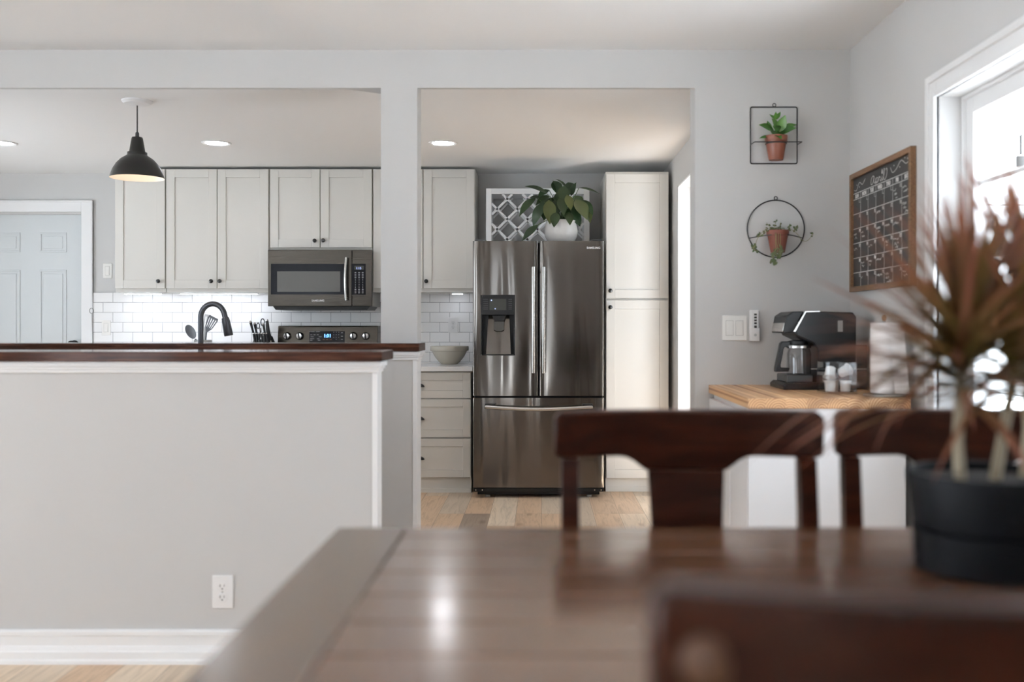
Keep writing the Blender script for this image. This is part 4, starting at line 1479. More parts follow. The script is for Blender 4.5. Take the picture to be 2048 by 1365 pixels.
# ================================================================== COFFEE STATION
zt_ = .9156
CY0, CY1 = 3.75, 4.625
CX0, CX1 = .786, 1.398
t = T('coffee_cabinet', 'white flat-panel cabinet standing in the dining corner under the wooden block top', 'cabinet', (1.09, 4.2, 0))
part('body', MB().box(CX0+.022, CX1-.02, CY0+.025, CY1, .0, zt_-.0385), WBOX, t, bevel=.002)
part('back_panel', MB().box(CX0+.002, CX1-.015, CY0+.012, CY0+.025, .0, zt_-.0385), WBOX, t, bevel=.002)
for (a, c) in ((CY0+.030, (CY0+CY1)/2-.002), ((CY0+CY1)/2+.002, CY1-.003)):
    dd = MB().box(CX0+.004, CX0+.022, a, c, .08, zt_-.062)
    dd.box(CX0, CX0+.004, a, a+.05, .08, zt_-.062).box(CX0, CX0+.004, c-.05, c, .08, zt_-.062).box(CX0, CX0+.004, a+.05, c-.05, .08, .14).box(CX0, CX0+.004, a+.05, c-.05, zt_-.12, zt_-.062)
    part('door', dd, WBOX, t, bevel=.0012)
thing('block_top', MB().box(CX0-.002, CX1, CY0, CY1+.003, zt_-.038, zt_), BUTCH, 'light butcher block top with end grain, under the coffee maker', 'countertop', bevel=.002)

# coffee maker (front faces the kitchen opening, side towards the dining room)
zc0 = zt_+.0006
ky0, ky1 = 4.24, 4.50
t = T('coffee_maker', 'black and silver coffee maker with carafe on the butcher block top', 'coffee maker', (1.2, 4.37, zc0))
KX = lambda u: ux(u, 4.24)
KZ = lambda v: vz(v, 4.24)
bp_ = [(KX(1640), zc0), (KX(1713), zc0), (KX(1713), KZ(634)), (KX(1706), KZ(625)), (KX(1640), KZ(623.5)), (KX(1612), KZ(623.5)), (KX(1590), KZ(664)), (KX(1594), KZ(672)), (KX(1628), KZ(688)), (KX(1636), KZ(700))]
part('body', MB().prism(bp_, 'xz', ky0, ky1), BLACK, t, bevel=.006)
hp_ = [(KX(1610), KZ(622.5)), (KX(1640), KZ(622)), (KX(1640), KZ(624.5)), (KX(1612), KZ(625)), (KX(1591), KZ(664)), (KX(1586), KZ(664))]
part('silver_band', MB().prism(hp_, 'xz', ky0-.004, ky0+.016).prism(hp_, 'xz', ky1-.016, ky1+.004), STEEL, t, bevel=.001)
part('control_panel', MB().prism([(KX(1588), KZ(623.5)), (KX(1610), KZ(623)), (KX(1588), KZ(666)), (KX(1569), KZ(667)), (KX(1575), KZ(632))], 'xz', ky0+.018, ky1-.02), BLACK, t, bevel=.005)
part('control_strip', MB().prism([(KX(1578), KZ(646)), (KX(1574), KZ(664)), (KX(1568), KZ(664)), (KX(1572), KZ(646))], 'xz', ky0+.03, ky1-.03), STEEL, t, bevel=.002)
part('base', MB().prism([(KX(1568), zc0), (KX(1640), zc0), (KX(1640), zc0+.030), (KX(1574), zc0+.030), (KX(1567), zc0+.018)], 'xz', ky0+.006, ky1-.006), BLACK, t, bevel=.004)
part('drip_tray', MB().box(KX(1577), KX(1630), ky0+.03, ky1-.05, zc0+.030, zc0+.062), mat('dark_grey_plastic', (.05, .05, .05), .5), t, bevel=.004)
part('water_tank', MB().box(KX(1714), KX(1738), ky0+.02, ky1-.04, zc0+.004, KZ(690)), SMOKE, t, bevel=.004)
part('tank_shelf', MB().box(KX(1622), KX(1640), ky0-.006, ky0+.01, KZ(739), KZ(737.5)).box(KX(1640), KX(1741), ky0-.008, ky0-.001, KZ(739), KZ(737.4)), STEEL, t)
part('side_label', MB().box(KX(1675.5), KX(1685.5), ky0-.0008, ky0, KZ(664), KZ(641.5)), GREYM, t)
# carafe
ccx, ccy = KX(1601.5), ky0+.075
cz0 = zc0+.0625
part('carafe', MB().lathe([(.001, cz0), (.048, cz0), (.052, cz0+.005), (.0525, KZ(708)), (.046, KZ(697)), (.040, KZ(692))], (ccx+.010, ccy, 0), 'z', 32, False), LENSG, t)
part('carafe_lid', MB().lathe([(.041, KZ(693)), (.044, KZ(690)), (.043, KZ(683.5)), (.030, KZ(681.5)), (.001, KZ(681.5))], (ccx+.008, ccy, 0), 'z', 28), BLACK, t)
part('carafe_collar', MB().lathe([(.0535, KZ(697)), (.0535, KZ(692.5)), (.044, KZ(690))], (ccx+.010, ccy, 0), 'z', 32, False), STEEL, t)
hh = [(KX(1598), KZ(684)), (KX(1572), KZ(684)), (KX(1568), KZ(688)), (KX(1557.5), KZ(738)), (KX(1557.5), KZ(745.5)), (KX(1584), KZ(745.5)), (KX(1587), KZ(738)), (KX(1569), KZ(737)), (KX(1568), KZ(732)), (KX(1575), KZ(697)), (KX(1578), KZ(695)), (KX(1588), KZ(696))]
hb = MB()
for a, c in zip(hh, hh[1:]+hh[:1]):
    pass
part('carafe_handle', MB().prism(hh[:1]+hh[1:6]+hh[6:], 'xz', ccy-.016, ccy+.016), BLACK, t, bevel=.003)

# glass of pods
gy = 4.02
gx = ux(1673.5, gy)
gz = zt_+.0006
hw = .063
b = MB()
th = .0025
b.box(gx-hw, gx+hw, gy-hw, gy+hw, gz, gz+.010)
b.box(gx-hw, gx-hw+th, gy-hw, gy+hw, gz+.010, gz+.128).box(gx+hw-th, gx+hw, gy-hw, gy+hw, gz+.010, gz+.128)
b.box(gx-hw+th, gx+hw-th, gy-hw, gy-hw+th, gz+.010, gz+.128).box(gx-hw+th, gx+hw-th, gy+hw-th, gy+hw, gz+.010, gz+.128)
thing('glass_vase', b, CLEAR, 'square clear glass holding white pods in front of the coffee maker', 'glass container', bevel=.0015)
pod = [(.001, 0), (.0185, 0), (.0192, .002), (.0222, .040), (.0255, .0405), (.0255, .0425), (.001, .043)]
pods = [((-.034, -.022, .0115), (0, 0, 0), 'white coffee pod standing at the left front on the glass bottom'),
        ((.0275, -.024, .0115), (0, 0, .3), 'white coffee pod standing at the right front on the glass bottom'),
        ((-.004, .032, .0115), (0, 0, .9), 'white coffee pod standing at the back on the glass bottom'),
        ((-.028, -.004, .104), (2.75, .25, 0), 'white coffee pod tipped mouth down at the top left of the glass'),
        ((.024, -.004, .083), (1.1, .35, .5), 'white coffee pod lying on its side at the top right of the glass')]
pm = mat('white_pod_plastic', (.82, .82, .82), .4)
for (p, r, lab) in pods:
    b = MB().lathe(pod, (0, 0, 0), 'z', 24)
    b.xf(Matrix.Translation((gx+p[0], gy+p[1], gz+p[2])) @ Euler(r).to_matrix().to_4x4())
    cs = [v.co for v in b.bm.verts]
    for ax, c0 in ((0, gx), (1, gy)):
        lo_, hi_ = min(v[ax] for v in cs)-c0, max(v[ax] for v in cs)-c0
        sh = max(0, -.0596-lo_) + min(0, .0596-hi_)
        b.xf(Matrix.Translation((sh if ax == 0 else 0, sh if ax == 1 else 0, 0)))
    thing('coffee_pod', b, pm, lab, 'coffee pod', 'white coffee pods in the glass')

# paper towel
py = 3.875
pxx = ux(1768, py)
t = T('paper_towel_holder', 'upright metal paper towel holder on the near end of the block top', 'paper towel holder', (pxx, py, gz))
part('base', MB().lathe([(.001, gz), (.078, gz), (.080, gz+.003), (.077, gz+.009), (.001, gz+.012)], (pxx, py, 0), 'z', 36), GREYM, t)
part('rod', MB().tube([(pxx, py, gz+.01), (pxx, py, gz+.295)], .006, 10), STEEL, t)
part('finial', MB().lathe([(.005, gz+.290), (.008, gz+.298), (.010, gz+.306), (.006, gz+.314), (.001, gz+.316)], (pxx, py, 0), 'z', 16), mat('copper_finial', (.4, .24, .15), .35, .8), t)
b = MB().lathe([(.018, gz+.0135), (.0515, gz+.0135), (.0515, gz+.285), (.018, gz+.285), (.018, gz+.0135)], (pxx, py, 0), 'z', 36, False)
tl = []
for i in range(6):
    tl.append((pxx+.012+i*.011, py-.0525-.0015*math.sin(i*1.2)))
vs, fs = [], []
for (x, y) in tl:
    sl = (x-pxx)*.35
    vs += [(x-.010, y, gz+.285), (x+.012, y-.001, gz+.0135), (x-.010, y+.0012, gz+.285), (x+.012, y+.0002, gz+.0135)]
for i in range(5):
    q = 4*i
    fs += [(q, q+1, q+5, q+4), (q+2, q+6, q+7, q+3)]
b.poly(vs, fs)
thing('paper_towel_roll', b, PAPER, 'white paper towel roll with a loose hanging sheet, on the holder', 'paper towels', recalc=True)

# ================================================================== WALL PLANTERS
WR = .0028


def planter_pot(t, cx, cy, ztop, rt, rb, h, m):
    pr = [(.001, ztop-h), (rb, ztop-h), (rb+.001, ztop-h+.002), (rt-.004, ztop-.026), (rt, ztop-.025), (rt+.001, ztop-.001), (rt-.002, ztop), (rt-.005, ztop-.002), (rt-.006, ztop-.012), (.001, ztop-.010)]
    part('pot', MB().lathe(pr, (cx, cy, 0), 'z', 32, False), m, t)


fy = YD0-.006
x0, x1, z0, z1 = ux(1500.5, YD0), ux(1593.5, YD0), vz(328, YD0), vz(215, YD0)
t = T('wall_planter', 'square black wire wall planter with a leafy plant in terracotta, above the round one', 'wall planter', ((x0+x1)/2, YD0, z0))
pts = []
r = .008
for (cx, cz, a0) in ((x1-r, z1-r, 0), (x0+r, z1-r, 1), (x0+r, z0+r, 2), (x1-r, z0+r, 3)):
    for k in range(5):
        a = (a0+k/4)*PI/2
        pts.append((cx+r*math.cos(a), fy, cz+r*math.sin(a)))
b = MB().tube(pts, WR, 8, True)
hx = ux(1548, YD0)
b.tube([(hx+.0075*math.cos(a), fy, z1+.0095+.0075*math.sin(a)) for a in [2*PI*k/16 for k in range(16)]], .002, 8, True)
pcy = YD0-.048
pcx = ux(1552, pcy)
zb_ = vz(290, YD0)
zr = vz(284, YD0-.093)
b.tube([(x0, fy, zb_), (x0, YD0-.093, zr), (x1, YD0-.093, zr), (x1, fy, zb_)], WR*.9, 8)
b.tube([(pcx+.0465*math.cos(a), pcy+.0465*math.sin(a), zr) for a in [2*PI*k/28 for k in range(28)]], WR, 8, True)
part('frame', b, WIRE, t)
planter_pot(t, pcx, pcy, vz(272, pcy), .051, .032, .112, TERRA)
part('soil', MB().lathe([(.001, vz(275, pcy)), (.044, vz(275.5, pcy))], (pcx, pcy, 0), 'z', 20, False), SOIL, t)
fol = MB()
sb = MB()
Z = lambda v: vz(v, pcy)
X = lambda u: ux(u, pcy)


def two(tu, tv, bu, bv, wd, dy=0., droop=.4, tn=None, up=(0, -.8, .6)):
    p = Vector((X(bu), pcy, Z(bv)))
    q = Vector((X(tu), pcy+dy, Z(tv)))
    d = q-p
    side = d.cross(Vector(up)).normalized()
    fol.leaf(p, Matrix.Rotation(droop*.5, 3, side) @ d, up, d.length*1.03, wd, droop, .2, 6, 'ell', tn)


sb.tube([(X(1552), pcy, Z(276)), (X(1552), pcy-.004, Z(255)), (X(1551.5), pcy, Z(240))], [.003, .0026, .002], 6)
sb.tube([(X(1549), pcy, Z(276)), (X(1541), pcy-.006, Z(262))], .002, 6).tube([(X(1555), pcy, Z(276)), (X(1561), pcy-.006, Z(260))], .002, 6)
for a in [(1539, 229, 1551, 239, .018, 0, .2, .5), (1549.5, 226, 1550.5, 239, .022, -.02, .2, .6), (1562, 223, 1552, 240, .02, .01, .2, .5), (1567, 234, 1558, 264, .05, -.03, .2, .75), (1541, 240, 1554, 258, .045, -.03, .3, .55),
          (1592, 250, 1565, 257, .036, -.01, .3, .3), (1586, 260, 1558, 268, .055, -.05, .4, .05), (1516, 252, 1546, 262, .05, -.03, .4, .25), (1535, 242, 1540, 262, .028, 0, .2, .4), (1556, 283, 1543, 262, .04, -.07, .5, .05),
          (1516, 279, 1541, 273, .022, -.03, .3, .1), (1528, 250, 1548, 264, .03, -.01, .3, .1), (1572, 246, 1560, 262, .035, .01, .3, .35), (1548, 268, 1554, 250, .04, -.05, .4, .1)]:
    two(*a)
part('stems', sb, STEMG, t)
part('foliage', fol, LEAFB, t, recalc=False)

cxr, czr, rr = ux(1551, YD0), vz(458, YD0), 57*YD0/F
t = T('wall_planter', 'round black wire wall planter with a trailing vine in terracotta, below the square one', 'wall planter', (cxr, YD0, czr-rr))
b = MB().tube([(cxr+rr*math.cos(a), fy, czr+rr*math.sin(a)) for a in [2*PI*k/64 for k in range(64)]], WR, 8, True)
b.tube([(cxr+.0075*math.cos(a), fy, czr+rr+.0095+.0075*math.sin(a)) for a in [2*PI*k/16 for k in range(16)]], .002, 8, True)
pcy = YD0-.052
pcx = ux(1555.5, pcy)
zl = vz(477, YD0)
hwx = math.sqrt(rr*rr-(zl-czr)**2)
b.tube([(cxr-hwx+2*hwx*k/12, fy-.088*math.sin(PI*k/12), zl+.010*math.sin(PI*k/12)) for k in range(13)], WR*.9, 8)
b.tube([(pcx+.044*math.cos(a), pcy+.044*math.sin(a), zl+.008) for a in [2*PI*k/28 for k in range(28)]], WR, 8, True)
part('frame', b, WIRE, t)
planter_pot(t, pcx, pcy, vz(461, pcy), .050, .031, .103, TERRA2)
part('soil', MB().lathe([(.001, vz(464, pcy)), (.043, vz(464, pcy))], (pcx, pcy, 0), 'z', 20, False), SOIL, t)
fol, sb = MB(), MB()
fcy = pcy-.054


def vine(us, ys=None, step=3, sz=.012, leaves=True):
    n = len(us)
    pts = []
    for i, (u, v) in enumerate(us):
        D_ = (ys[i] if ys else fcy)
        pts.append(Vector((ux(u, D_), D_, vz(v, D_))))
    sm = []
    for i in range(n-1):
        for k in range(4):
            tt = k/4
            p0, p1, p2, p3 = pts[max(i-1, 0)], pts[i], pts[i+1], pts[min(i+2, n-1)]
            sm.append(.5*((2*p1)+(p2-p0)*tt+(2*p0-5*p1+4*p2-p3)*tt*tt+(3*p1-p0-3*p2+p3)*tt**3))
    sm.append(pts[-1])
    sb.tube(sm, .0011, 5)
    if leaves:
        for i in range(2, len(sm), step):
            for s in (0, 1):
                a = random.uniform(0, 2*PI)
                fol.leaf(sm[i], (math.cos(a), random.uniform(-.5, .1), math.sin(a)+.2), (0, -1, .3), sz*random.uniform(.9, 1.5), sz*random.uniform(.8, 1.1), .5, .2, 4, 'ell')
    return sm


Ya = [pcy]*2+[fcy]*5
vine([(1550, 463), (1545, 458), (1535, 462), (1524, 470), (1514, 474)], [pcy, pcy, pcy-.02, pcy-.03, pcy-.03], 2, .010)
vine([(1546, 463), (1540, 456), (1528, 462), (1519, 471), (1513, 482), (1511, 492)], [pcy, pcy, pcy-.03, pcy-.04, pcy-.04, pcy-.04], 9, .010)
vine([(1511, 490), (1509, 494), (1506, 496), (1512, 503)], [pcy-.04]*4, 2, .013)
vine([(1552, 463), (1549, 455), (1552, 444)], [pcy]*3, 3, .010)
vine([(1546, 463), (1540, 455), (1533, 446)], [pcy]*3, 4, .010)
vine([(1558, 463), (1559, 456), (1561, 446)], [pcy]*3, 4, .010)
vine([(1560, 463), (1566, 456), (1571, 461), (1578, 459), (1587, 462), (1596, 470), (1602, 479), (1611, 483), (1619, 478), (1624, 470)], [pcy, pcy, pcy-.02, pcy-.02, pcy-.02, pcy-.02, pcy-.01, pcy, pcy, pcy], 11, .008)
vine([(1576, 461), (1578, 455), (1581, 453)], [pcy-.02]*3, 3, .010)
vine([(1587, 462), (1590, 458), (1592, 457)], [pcy-.02]*3, 3, .012)
vine([(1624, 470), (1625, 467), (1626, 471)], [pcy]*3, 4, .009)
for (u0, u1, u2) in ((1552, 1553, 1556), (1556, 1557, 1561), (1549, 1551, 1552), (1560, 1561, 1560)):
    vine([(u0, 463), (u1, 468), (u1, 485), (u2, 498), (u2-4, 510)], [pcy, fcy, fcy+.004, fcy+.01, fcy+.01], 50, .01, False)
for (us) in (((1556, 495), (1548, 504), (1546, 510)), ((1556, 497), (1562, 503), (1557, 512)), ((1548, 506), (1556, 514), (1560, 513)), ((1546, 510), (1545, 520), (1542, 524)), ((1546, 516), (1547, 525), (1549, 527)), ((1558, 490), (1563, 500), (1563, 505))):
    vine(us, [fcy+.008]*3, 1, .0115)
for k in range(26):
    a = random.uniform(0, 2*PI)
    rr_ = random.uniform(0, .036)
    p = Vector((ux(1549, pcy)+rr_*math.cos(a), pcy+rr_*math.sin(a), vz(461, pcy)+random.uniform(0, .012)))
    fol.leaf(p, (math.cos(a), math.sin(a)*.6-.2, .6), (0, -.5, 1), .013, .011, .6, .2, 4, 'ell')
part('stems', sb, STEMG, t)
part('foliage', fol, LEAFS, t, recalc=False)

# ================================================================== CHALK CALENDAR
Xf = XR-.024
Xp = XR-.011
yF, yN = 4.566, 3.813
zT, zB = 1.19+.69, 1.344
t = T('chalkboard_calendar', 'wood-framed chalkboard month calendar on the right wall beside the window', 'calendar', (XR, (yF+yN)/2, zB))
fw = .023
part('frame', MB().box(Xf, XR-.0004, yN, yN+fw, zB, zT).box(Xf, XR-.0004, yF-fw, yF, zB, zT).box(Xf, XR-.0004, yN+fw, yF-fw, zT-fw, zT).box(Xf, XR-.0004, yN+fw, yF-fw, zB, zB+fw), FRAMEW, t, bevel=.001)
pn = part('chalk_panel', MB().box(Xp, XR-.0006, yN+fw, yF-fw, zB+fw, zT-fw), CHALKB, t)
ya, yb_ = yF-fw, yN+fw          # left and right edge of the writing surface
cw = (ya-yb_)/7
zl = [1.7895, 1.762]+[1.762-.0665*k for k in range(1, 7)]
xq = Xp-.0002
gm = MB()
NX = (-1, 0, 0)


def cl(a, c, wd=.0022):
    gm.ribbon([(xq, a[0], a[1]), (xq, c[0], c[1])], wd, .0005, NX)


for z in zl[:-1]:
    cl((ya, z), (yb_, z), .0026)
for k in range(1, 7):
    cl((ya-k*cw, zl[0]), (ya-k*cw, zB+fw), .0018)
part('grid_lines', gm, CHALK, pn)
YX, YZ = (0, -1, 0), (0, 0, 1)
for k, s in enumerate(('SUN', 'MON', 'TUE', 'WED', 'THU', 'FRI', 'SAT')):
    part('day_name', MB().text(s, .024, (xq-.0003, ya-(k+.5)*cw, zl[1]+.0055), YX, YZ, bold=.0008), CHALK, pn)
day = 1
for r in range(6):
    for c in range(7):
        x_ = ya-(c+1)*cw+.001
        z_ = zl[r+1]-.001
        gm2 = [(xq-.0002, x_+.020, z_), (xq-.0002, x_+.020, z_-.018), (xq-.0002, x_, z_-.018)]
        dt = MB().ribbon(gm2, .0014, .0005, NX)
        if not (r == 0 and c < 5):
            n = day if day <= 30 else day-30
            day += 1
            dt.text(str(n), .016, (xq-.0003, x_+.010, z_-.0155), YX, YZ, bold=.0002)
        part('date', dt, CHALK, pn)
sc_ = MB()


def stroke(pts, wd=.0022, to=None):
    n = len(pts)
    sm = []
    P = [Vector((xq-.0003, p[0], p[1])) for p in pts]
    for i in range(n-1):
        for k in range(5):
            tt = k/5
            p0, p1, p2, p3 = P[max(i-1, 0)], P[i], P[i+1], P[min(i+2, n-1)]
            sm.append(.5*((2*p1)+(p2-p0)*tt+(2*p0-5*p1+4*p2-p3)*tt*tt+(3*p1-p0-3*p2+p3)*tt**3))
    sm.append(P[-1])
    (to or sc_).ribbon(sm, wd, .0005, NX)


def word(a, z, h, sx=1.):
    """the handwritten title; a = left edge, grows to the right (towards the window)"""
    for st in ([(.045, .9), (.028, 1.0), (.008, .6), (.006, .1), (.02, .0), (.038, .35), (.046, .95), (.044, .3), (.055, 0), (.068, .25)],
               [(.066, .62), (.070, -.35), (.071, .45), (.085, .62), (.095, .35), (.084, .02), (.072, .12), (.09, .0), (.102, .3)],
               [(.102, .2), (.108, .62), (.112, .5), (.122, .52), (.122, .1), (.132, .0), (.142, .3)],
               [(.145, .6), (.144, .15), (.152, .0), (.164, .4)],
               [(.160, .2), (.176, 1.1), (.170, 1.35), (.164, .9), (.166, .15), (.178, -.05), (.198, .35), (.207, 1.0), (.198, 1.25), (.193, 1.0)]):
        stroke([(a-p[0]*sx, z+p[1]*h) for p in st], .0026)
    sc_.lathe([(.0075, 0), (.0075, .0005)], (xq-.0003, a-.146*sx, z+h*.98), '-x', 10)
    sc_.lathe([(.005, 0), (.005, .0005)], (xq-.0003, a-.146*sx, z+h*1.22), '-x', 10)


word(ya-.235, 1.799, .034)
stroke([(ya-.012, 1.806), (ya-.045, 1.802), (ya-.085, 1.832), (ya-.125, 1.818), (ya-.165, 1.838)])
stroke([(ya-.480, 1.836), (ya-.505, 1.812), (ya-.55, 1.822), (ya-.60, 1.846), (ya-.65, 1.826), (ya-.69, 1.832)])
for (a, z) in ((.05, 1.825), (.085, 1.812), (.15, 1.83), (.52, 1.838), (.585, 1.822), (.64, 1.85), (.67, 1.842)):
    sc_.lathe([(.0028, 0), (.0028, .0005)], (xq-.0003, ya-a, z), '-x', 8)


def scrawl(c, r, lines, off=.012):
    nt_ = MB()
    for k, ln in enumerate(lines):
        a0 = ya-c*cw-.008-off*k
        z = zl[r+1]-.026-k*.016
        p = []
        x = 0
        while x < ln:
            p.append((a0-x, z+random.uniform(-.004, .007)))
            x += .0042
        stroke(p, .0017, nt_)
    part('handwritten_note', nt_, CHALK, pn)


for (c, r, ls) in ((5, 0, (.03, .03, .025)), (6, 0, (.045, .05)), (3, 1, (.05,)), (6, 1, (.045, .03, .04)), (4, 2, (.06,)), (3, 2, (.05,)), (5, 2, (.06,)), (0, 2, (.035, .03)), (1, 2, (.03, .035)), (3, 2, (.05, .03)),
                   (2, 3, (.05,)), (4, 3, (.05, .03)), (5, 3, (.06, .05, .03)), (0, 3, (.05,)), (1, 4, (.045, .03)), (2, 4, (.045, .02)), (3, 4, (.06,)), (3, 5, (.075,)), (4, 5, (.05, .04, .06)), (6, 5, (.045, .04)), (1, 5, (.02,))):
    scrawl(c, r, ls)
part('title_lettering', sc_, CHALK, pn)


# ================================================================== TABLE
ZT = .832
TX0, TX1, TY0, TY1 = -.358, 1.28, .80, 1.768
t = T('dining_table', 'dark wood plank dining table with breadboard ends in the foreground', 'table', ((TX0+TX1)/2, (TY0+TY1)/2, 0))
bw = .1226
part('breadboard_end', MB().box(TX0, TX0+bw-.0012, TY0, TY1, ZT-.034, ZT), TABWY, t, bevel=.003)
part('breadboard_end', MB().box(TX1-bw+.0012, TX1, TY0, TY1, ZT-.034, ZT), TABWY, t, bevel=.003)
seams = [TY0, .959, 1.081, 1.203, 1.325, 1.447, 1.569, 1.690, TY1]
for a, c in zip(seams, seams[1:]):
    part('plank', MB().box(TX0+bw, TX1-bw, a+.0006, c-.0006, ZT-.034, ZT), TABW, t, bevel=.0025)
ap = MB()
ap.box(TX0+.07, TX1-.07, TY0+.07, TY0+.09, ZT-.13, ZT-.0345).box(TX0+.07, TX1-.07, TY1-.09, TY1-.07, ZT-.13, ZT-.0345)
ap.box(TX0+.07, TX0+.09, TY0+.09, TY1-.09, ZT-.13, ZT-.0345).box(TX1-.09, TX1-.07, TY0+.09, TY1-.09, ZT-.13, ZT-.0345)
part('apron', ap, TABW, t, bevel=.002)
for x in (TX0+.06, TX1-.14):
    for y in (TY0+.06, TY1-.14):
        part('leg', MB().box(x, x+.08, y, y+.08, 0, ZT-.0345), TABWY, t, bevel=.004)


# ================================================================== CHAIRS
def make_chair():
    """local: x across, back at y=0 (top rail), seat towards -y; z up"""
    t = T('dining_chair', 'x', 'chair', (0, 0, 0), 'dark wood dining chairs')
    H = 1.027
    W = .2555
    bowd = .044

    def yb(x, z):                # bow of the back and its lean
        return bowd*(1-(x/W)**2)-.055+(z-.62)*.135
    # top rail with bracketed lower edge
    b = MB()
    nx = 40
    low = []
    xs = [-W+2*W*i/nx for i in range(nx+1)]

    def zlow(x):
        a = abs(x)
        if a <= .080:
            return H-.117
        if a <= .125:
            s_ = (a-.080)/.045
            return H-.117+.027*math.sin(s_*PI/2)
        return H-.089

    def ztop(x):
        e = W-abs(x)
        return H-.010*(1-math.sqrt(max(0, 1-(1-min(1, e/.012))**2)))
    vs, fs = [], []
    for x in xs:
        z0, z1 = zlow(x), ztop(x)
        if W-abs(x) < .004:
            z0 += .006
        for (z, dy) in ((z0, -.015), (z1, -.021), (z1, .021), (z0, .015)):
            vs.append((x, yb(x, (z0+z1)/2)+dy, z))
    for i in range(nx):
        for k in range(4):
            fs.append((4*i+k, 4*i+(k+1) % 4, 4*i+4+(k+1) % 4, 4*i+4+k))
    fs += [(0, 1, 2, 3), (4*nx+3, 4*nx+2, 4*nx+1, 4*nx)]
    b.poly(vs, fs)
    part('top_rail', b, CHW, t, bevel=.006)
    # splat
    b = MB()
    vs, fs = [], []
    m_ = 10
    for i in range(m_+1):
        z = H-.1175-(H-.1175-.60)*i/m_
        hw_ = .0735-.006*math.sin(PI*i/m_)
        y = yb(0, z)
        for (x, dy) in ((-hw_, -.008), (hw_, -.008), (hw_, .008), (-hw_, .008)):
            vs.append((x, y+dy, z))
    for i in range(m_):
        for k in range(4):
            fs.append((4*i+k, 4*i+(k+1) % 4, 4*i+4+(k+1) % 4, 4*i+4+k))
    fs += [(0, 1, 2, 3), (4*m_+3, 4*m_+2, 4*m_+1, 4*m_)]
    b.poly(vs, fs)
    part('splat', b, CHW, t, bevel=.002)
    for s in (-1, 1):
        b = MB()
        vs, fs = [], []
        xc = s*.2255
        for (z, y, hw_) in ((0, .035, .016), (.3, -.02, .018), (.58, -.045, .018), (H-.0895, yb(.2255, H-.09), .0165)):
            for (dx, dy) in ((-hw_, -.018), (hw_, -.018), (hw_, .018), (-hw_, .018)):
                vs.append((xc+dx, y+dy, z))
        for i in range(3):
            for k in range(4):
                fs.append((4*i+k, 4*i+(k+1) % 4, 4*i+4+(k+1) % 4, 4*i+4+k))
        fs += [(0, 1, 2, 3), (15, 14, 13, 12)]
        b.poly(vs, fs)
        part('rear_leg', b, CHW, t, bevel=.002)
        part('front_leg', MB().box(s*.215-.018, s*.215+.018, -.455, -.419, 0, .575), CHW, t, bevel=.002)
        part('side_rail', MB().box(s*.2255-.01, s*.2255+.01, -.418, -.066, .20, .235), CHW, t, bevel=.002)
        part('glint_disc', MB().lathe([(.016, 0), (.0165, .003), (.011, .006), (.001, .007)], (s*.2215, yb(.2215, H-.045)+.0172, H-.042), 'y', 20), GLINT, t, 'lighter round disc painted as a glint')  # lighter disc paints a glint onto the rail end
    part('seat', MB().prism([(-.245, -.47), (.245, -.47), (.235, -.065), (-.235, -.065)], 'xy', .576, .612), CHW, t, bevel=.008)
    part('foot_rail', MB().box(-.196, .196, -.447, -.427, .22, .255), CHW, t, bevel=.002)
    part('lower_back_rail', MB().box(-.207, .207, -.052, -.032, .622, .66), CHW, t, bevel=.002)
    return t


c1 = make_chair()
c2 = copy_tree(c1)
c3 = copy_tree(c1)
DC = 1.905
c1['label'] = 'dark wood dining chair at the far side of the table, in front of the refrigerator'
c1.location = (ux(1375.5, DC), DC+.0, 0)
c2['label'] = 'dark wood dining chair at the far side of the table, behind the black plant pot'
c2.location = (ux(1942, DC), DC+.012, 0)
c2.rotation_euler = (0, 0, -.05)
c3['label'] = 'dark wood dining chair nearest the camera with its back turned, at the near table edge'
c3.location = (.324, .618, 0)
c3.rotation_euler = (0, 0, PI-.05)

# ================================================================== DRAGON TREE
DY = 1.466
PXc = .663
t = T('potted_dragon_tree', 'red-leaved spiky dragon tree in a black pot on the dining table', 'plant', (PXc, DY, ZT))
rp = .1164
z0 = ZT+.0006
zg = .8945
prof = [(.001, z0), (rp-.012, z0), (rp-.009, z0+.004), (rp-.008, zg-.002), (rp-.012, zg), (rp-.008, zg+.003), (rp, .9716), (rp-.001, .9756), (rp-.006, .9756), (rp-.007, .962), (.001, .961)]
part('pot', MB().lathe(prof, (PXc, DY, 0), 'z', 64, False), POTB, t)
part('soil', MB().lathe([(.001, .964), (rp-.0075, .9625)], (PXc, DY, 0), 'z', 32, False), SOIL, t)
QX = lambda u, D: ux(u, D)


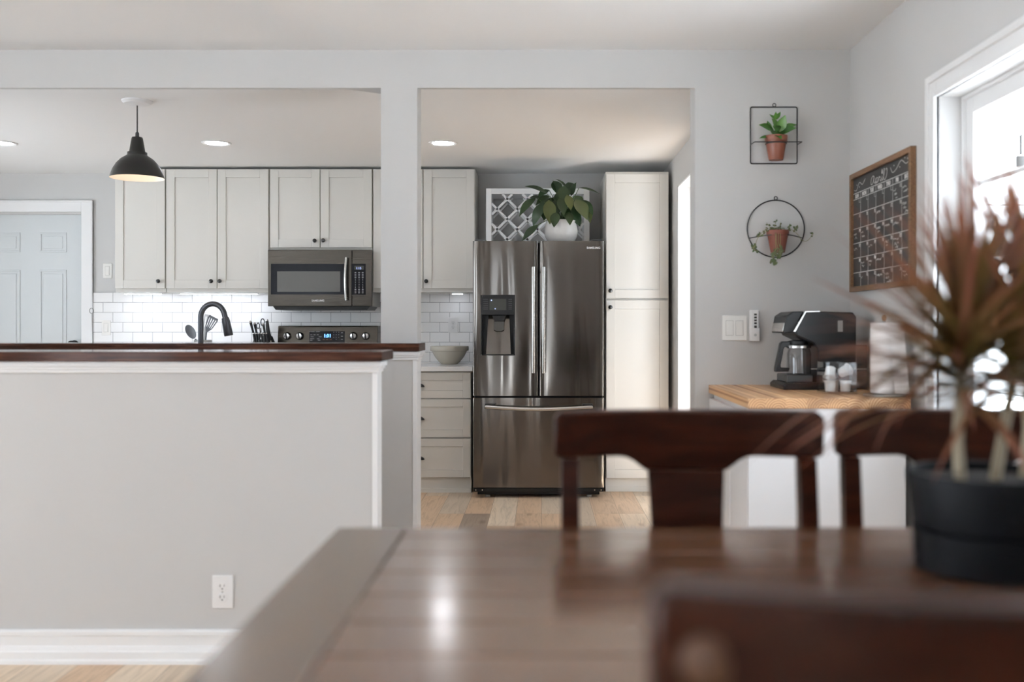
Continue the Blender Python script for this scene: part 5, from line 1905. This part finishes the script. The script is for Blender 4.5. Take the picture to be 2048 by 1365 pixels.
def crown(base, top, n, lmin, lmax, seed, lean=(0, 0), extra=()):
    rnd = random.Random(seed)
    b0, tp = Vector(base), Vector(top)
    mid = (b0+tp)/2+Vector((rnd.uniform(-.006, .006), 0, 0))
    st = part('stem', MB().tube([b0, mid, tp, tp+(tp-mid).normalized()*.11], [.0088, .0078, .0075, .006], 12), CANE, t)
    fl = MB()
    axd = (tp-mid).normalized()
    for i in range(n):
        f = i/n
        az = i*2.39996+rnd.uniform(-.3, .3)
        el = math.radians(-2+86*f+rnd.uniform(-10, 12))
        d = Vector((math.cos(az)*math.cos(el)+lean[0], math.sin(az)*math.cos(el)+lean[1], math.sin(el)))
        p = tp+axd*(.0+.14*f)
        ln = rnd.uniform(lmin, lmax)*(1.05-.25*f)
        fl.leaf(p, d, (0, 0, 1) if abs(d.normalized().z) < .95 else (1, 0, 0), ln, rnd.uniform(.016, .023), rnd.uniform(.1, .75)*(1-.5*f), .25, 10, 'blade', rnd.random()*.75, rnd.uniform(-.5, .5))
    for (tu, tv, D_, dr_) in extra:
        p = tp+axd*rnd.uniform(.02, .10)
        q = Vector((ux(tu, D_), D_, vz(tv, D_)))
        d = q-p
        side = d.cross(Vector((0, 0, 1))).normalized()
        fl.leaf(p, Matrix.Rotation(dr_*.5, 3, side) @ d, (0, 0, 1), d.length*1.03, .019, dr_, .2, 12, 'blade', rnd.random()*.5, rnd.uniform(-.3, .3))
    part('foliage', fl, LEAFR, st, recalc=False)


crown((QX(1915, DY), DY-.01, .962), (QX(1908, DY), DY-.02, vz(805, DY)), 92, .19, .32, 3,
      extra=[(1480, 925, 1.36, .7), (1640, 905, 1.40, .8), (1555, 740, 1.42, .4), (1690, 430, 1.40, .3), (1700, 590, 1.38, .3), (1610, 800, 1.42, .6), (1760, 480, 1.45, .2), (1660, 700, 1.35, .5), (1740, 905, 1.42, .9), (1725, 545, 1.5, .25), (1755, 640, 1.33, .4), (1690, 520, 1.5, .25), (1770, 760, 1.35, .6), (1655, 770, 1.4, .5), (1735, 440, 1.5, .2), (1800, 420, 1.42, .15), (1600, 660, 1.4, .35), (1790, 850, 1.38, .7), (1990, 395, 1.42, .1), (1800, 520, 1.36, .2), (1590, 870, 1.45, .6), (1720, 640, 1.5, .4)])
crown((QX(1990, DY), DY+.0, .962), (QX(2028, DY), DY+.01, vz(790, DY)), 78, .19, .31, 11,
      extra=[(2040, 440, 1.43, .1), (1880, 420, 1.5, .2), (1960, 470, 1.4, .15)])
crown((QX(2070, DY), DY+.03, .962), (QX(2085, DY), DY+.05, vz(760, DY)), 50, .18, .26, 23)
print('objects', len(SC.objects))
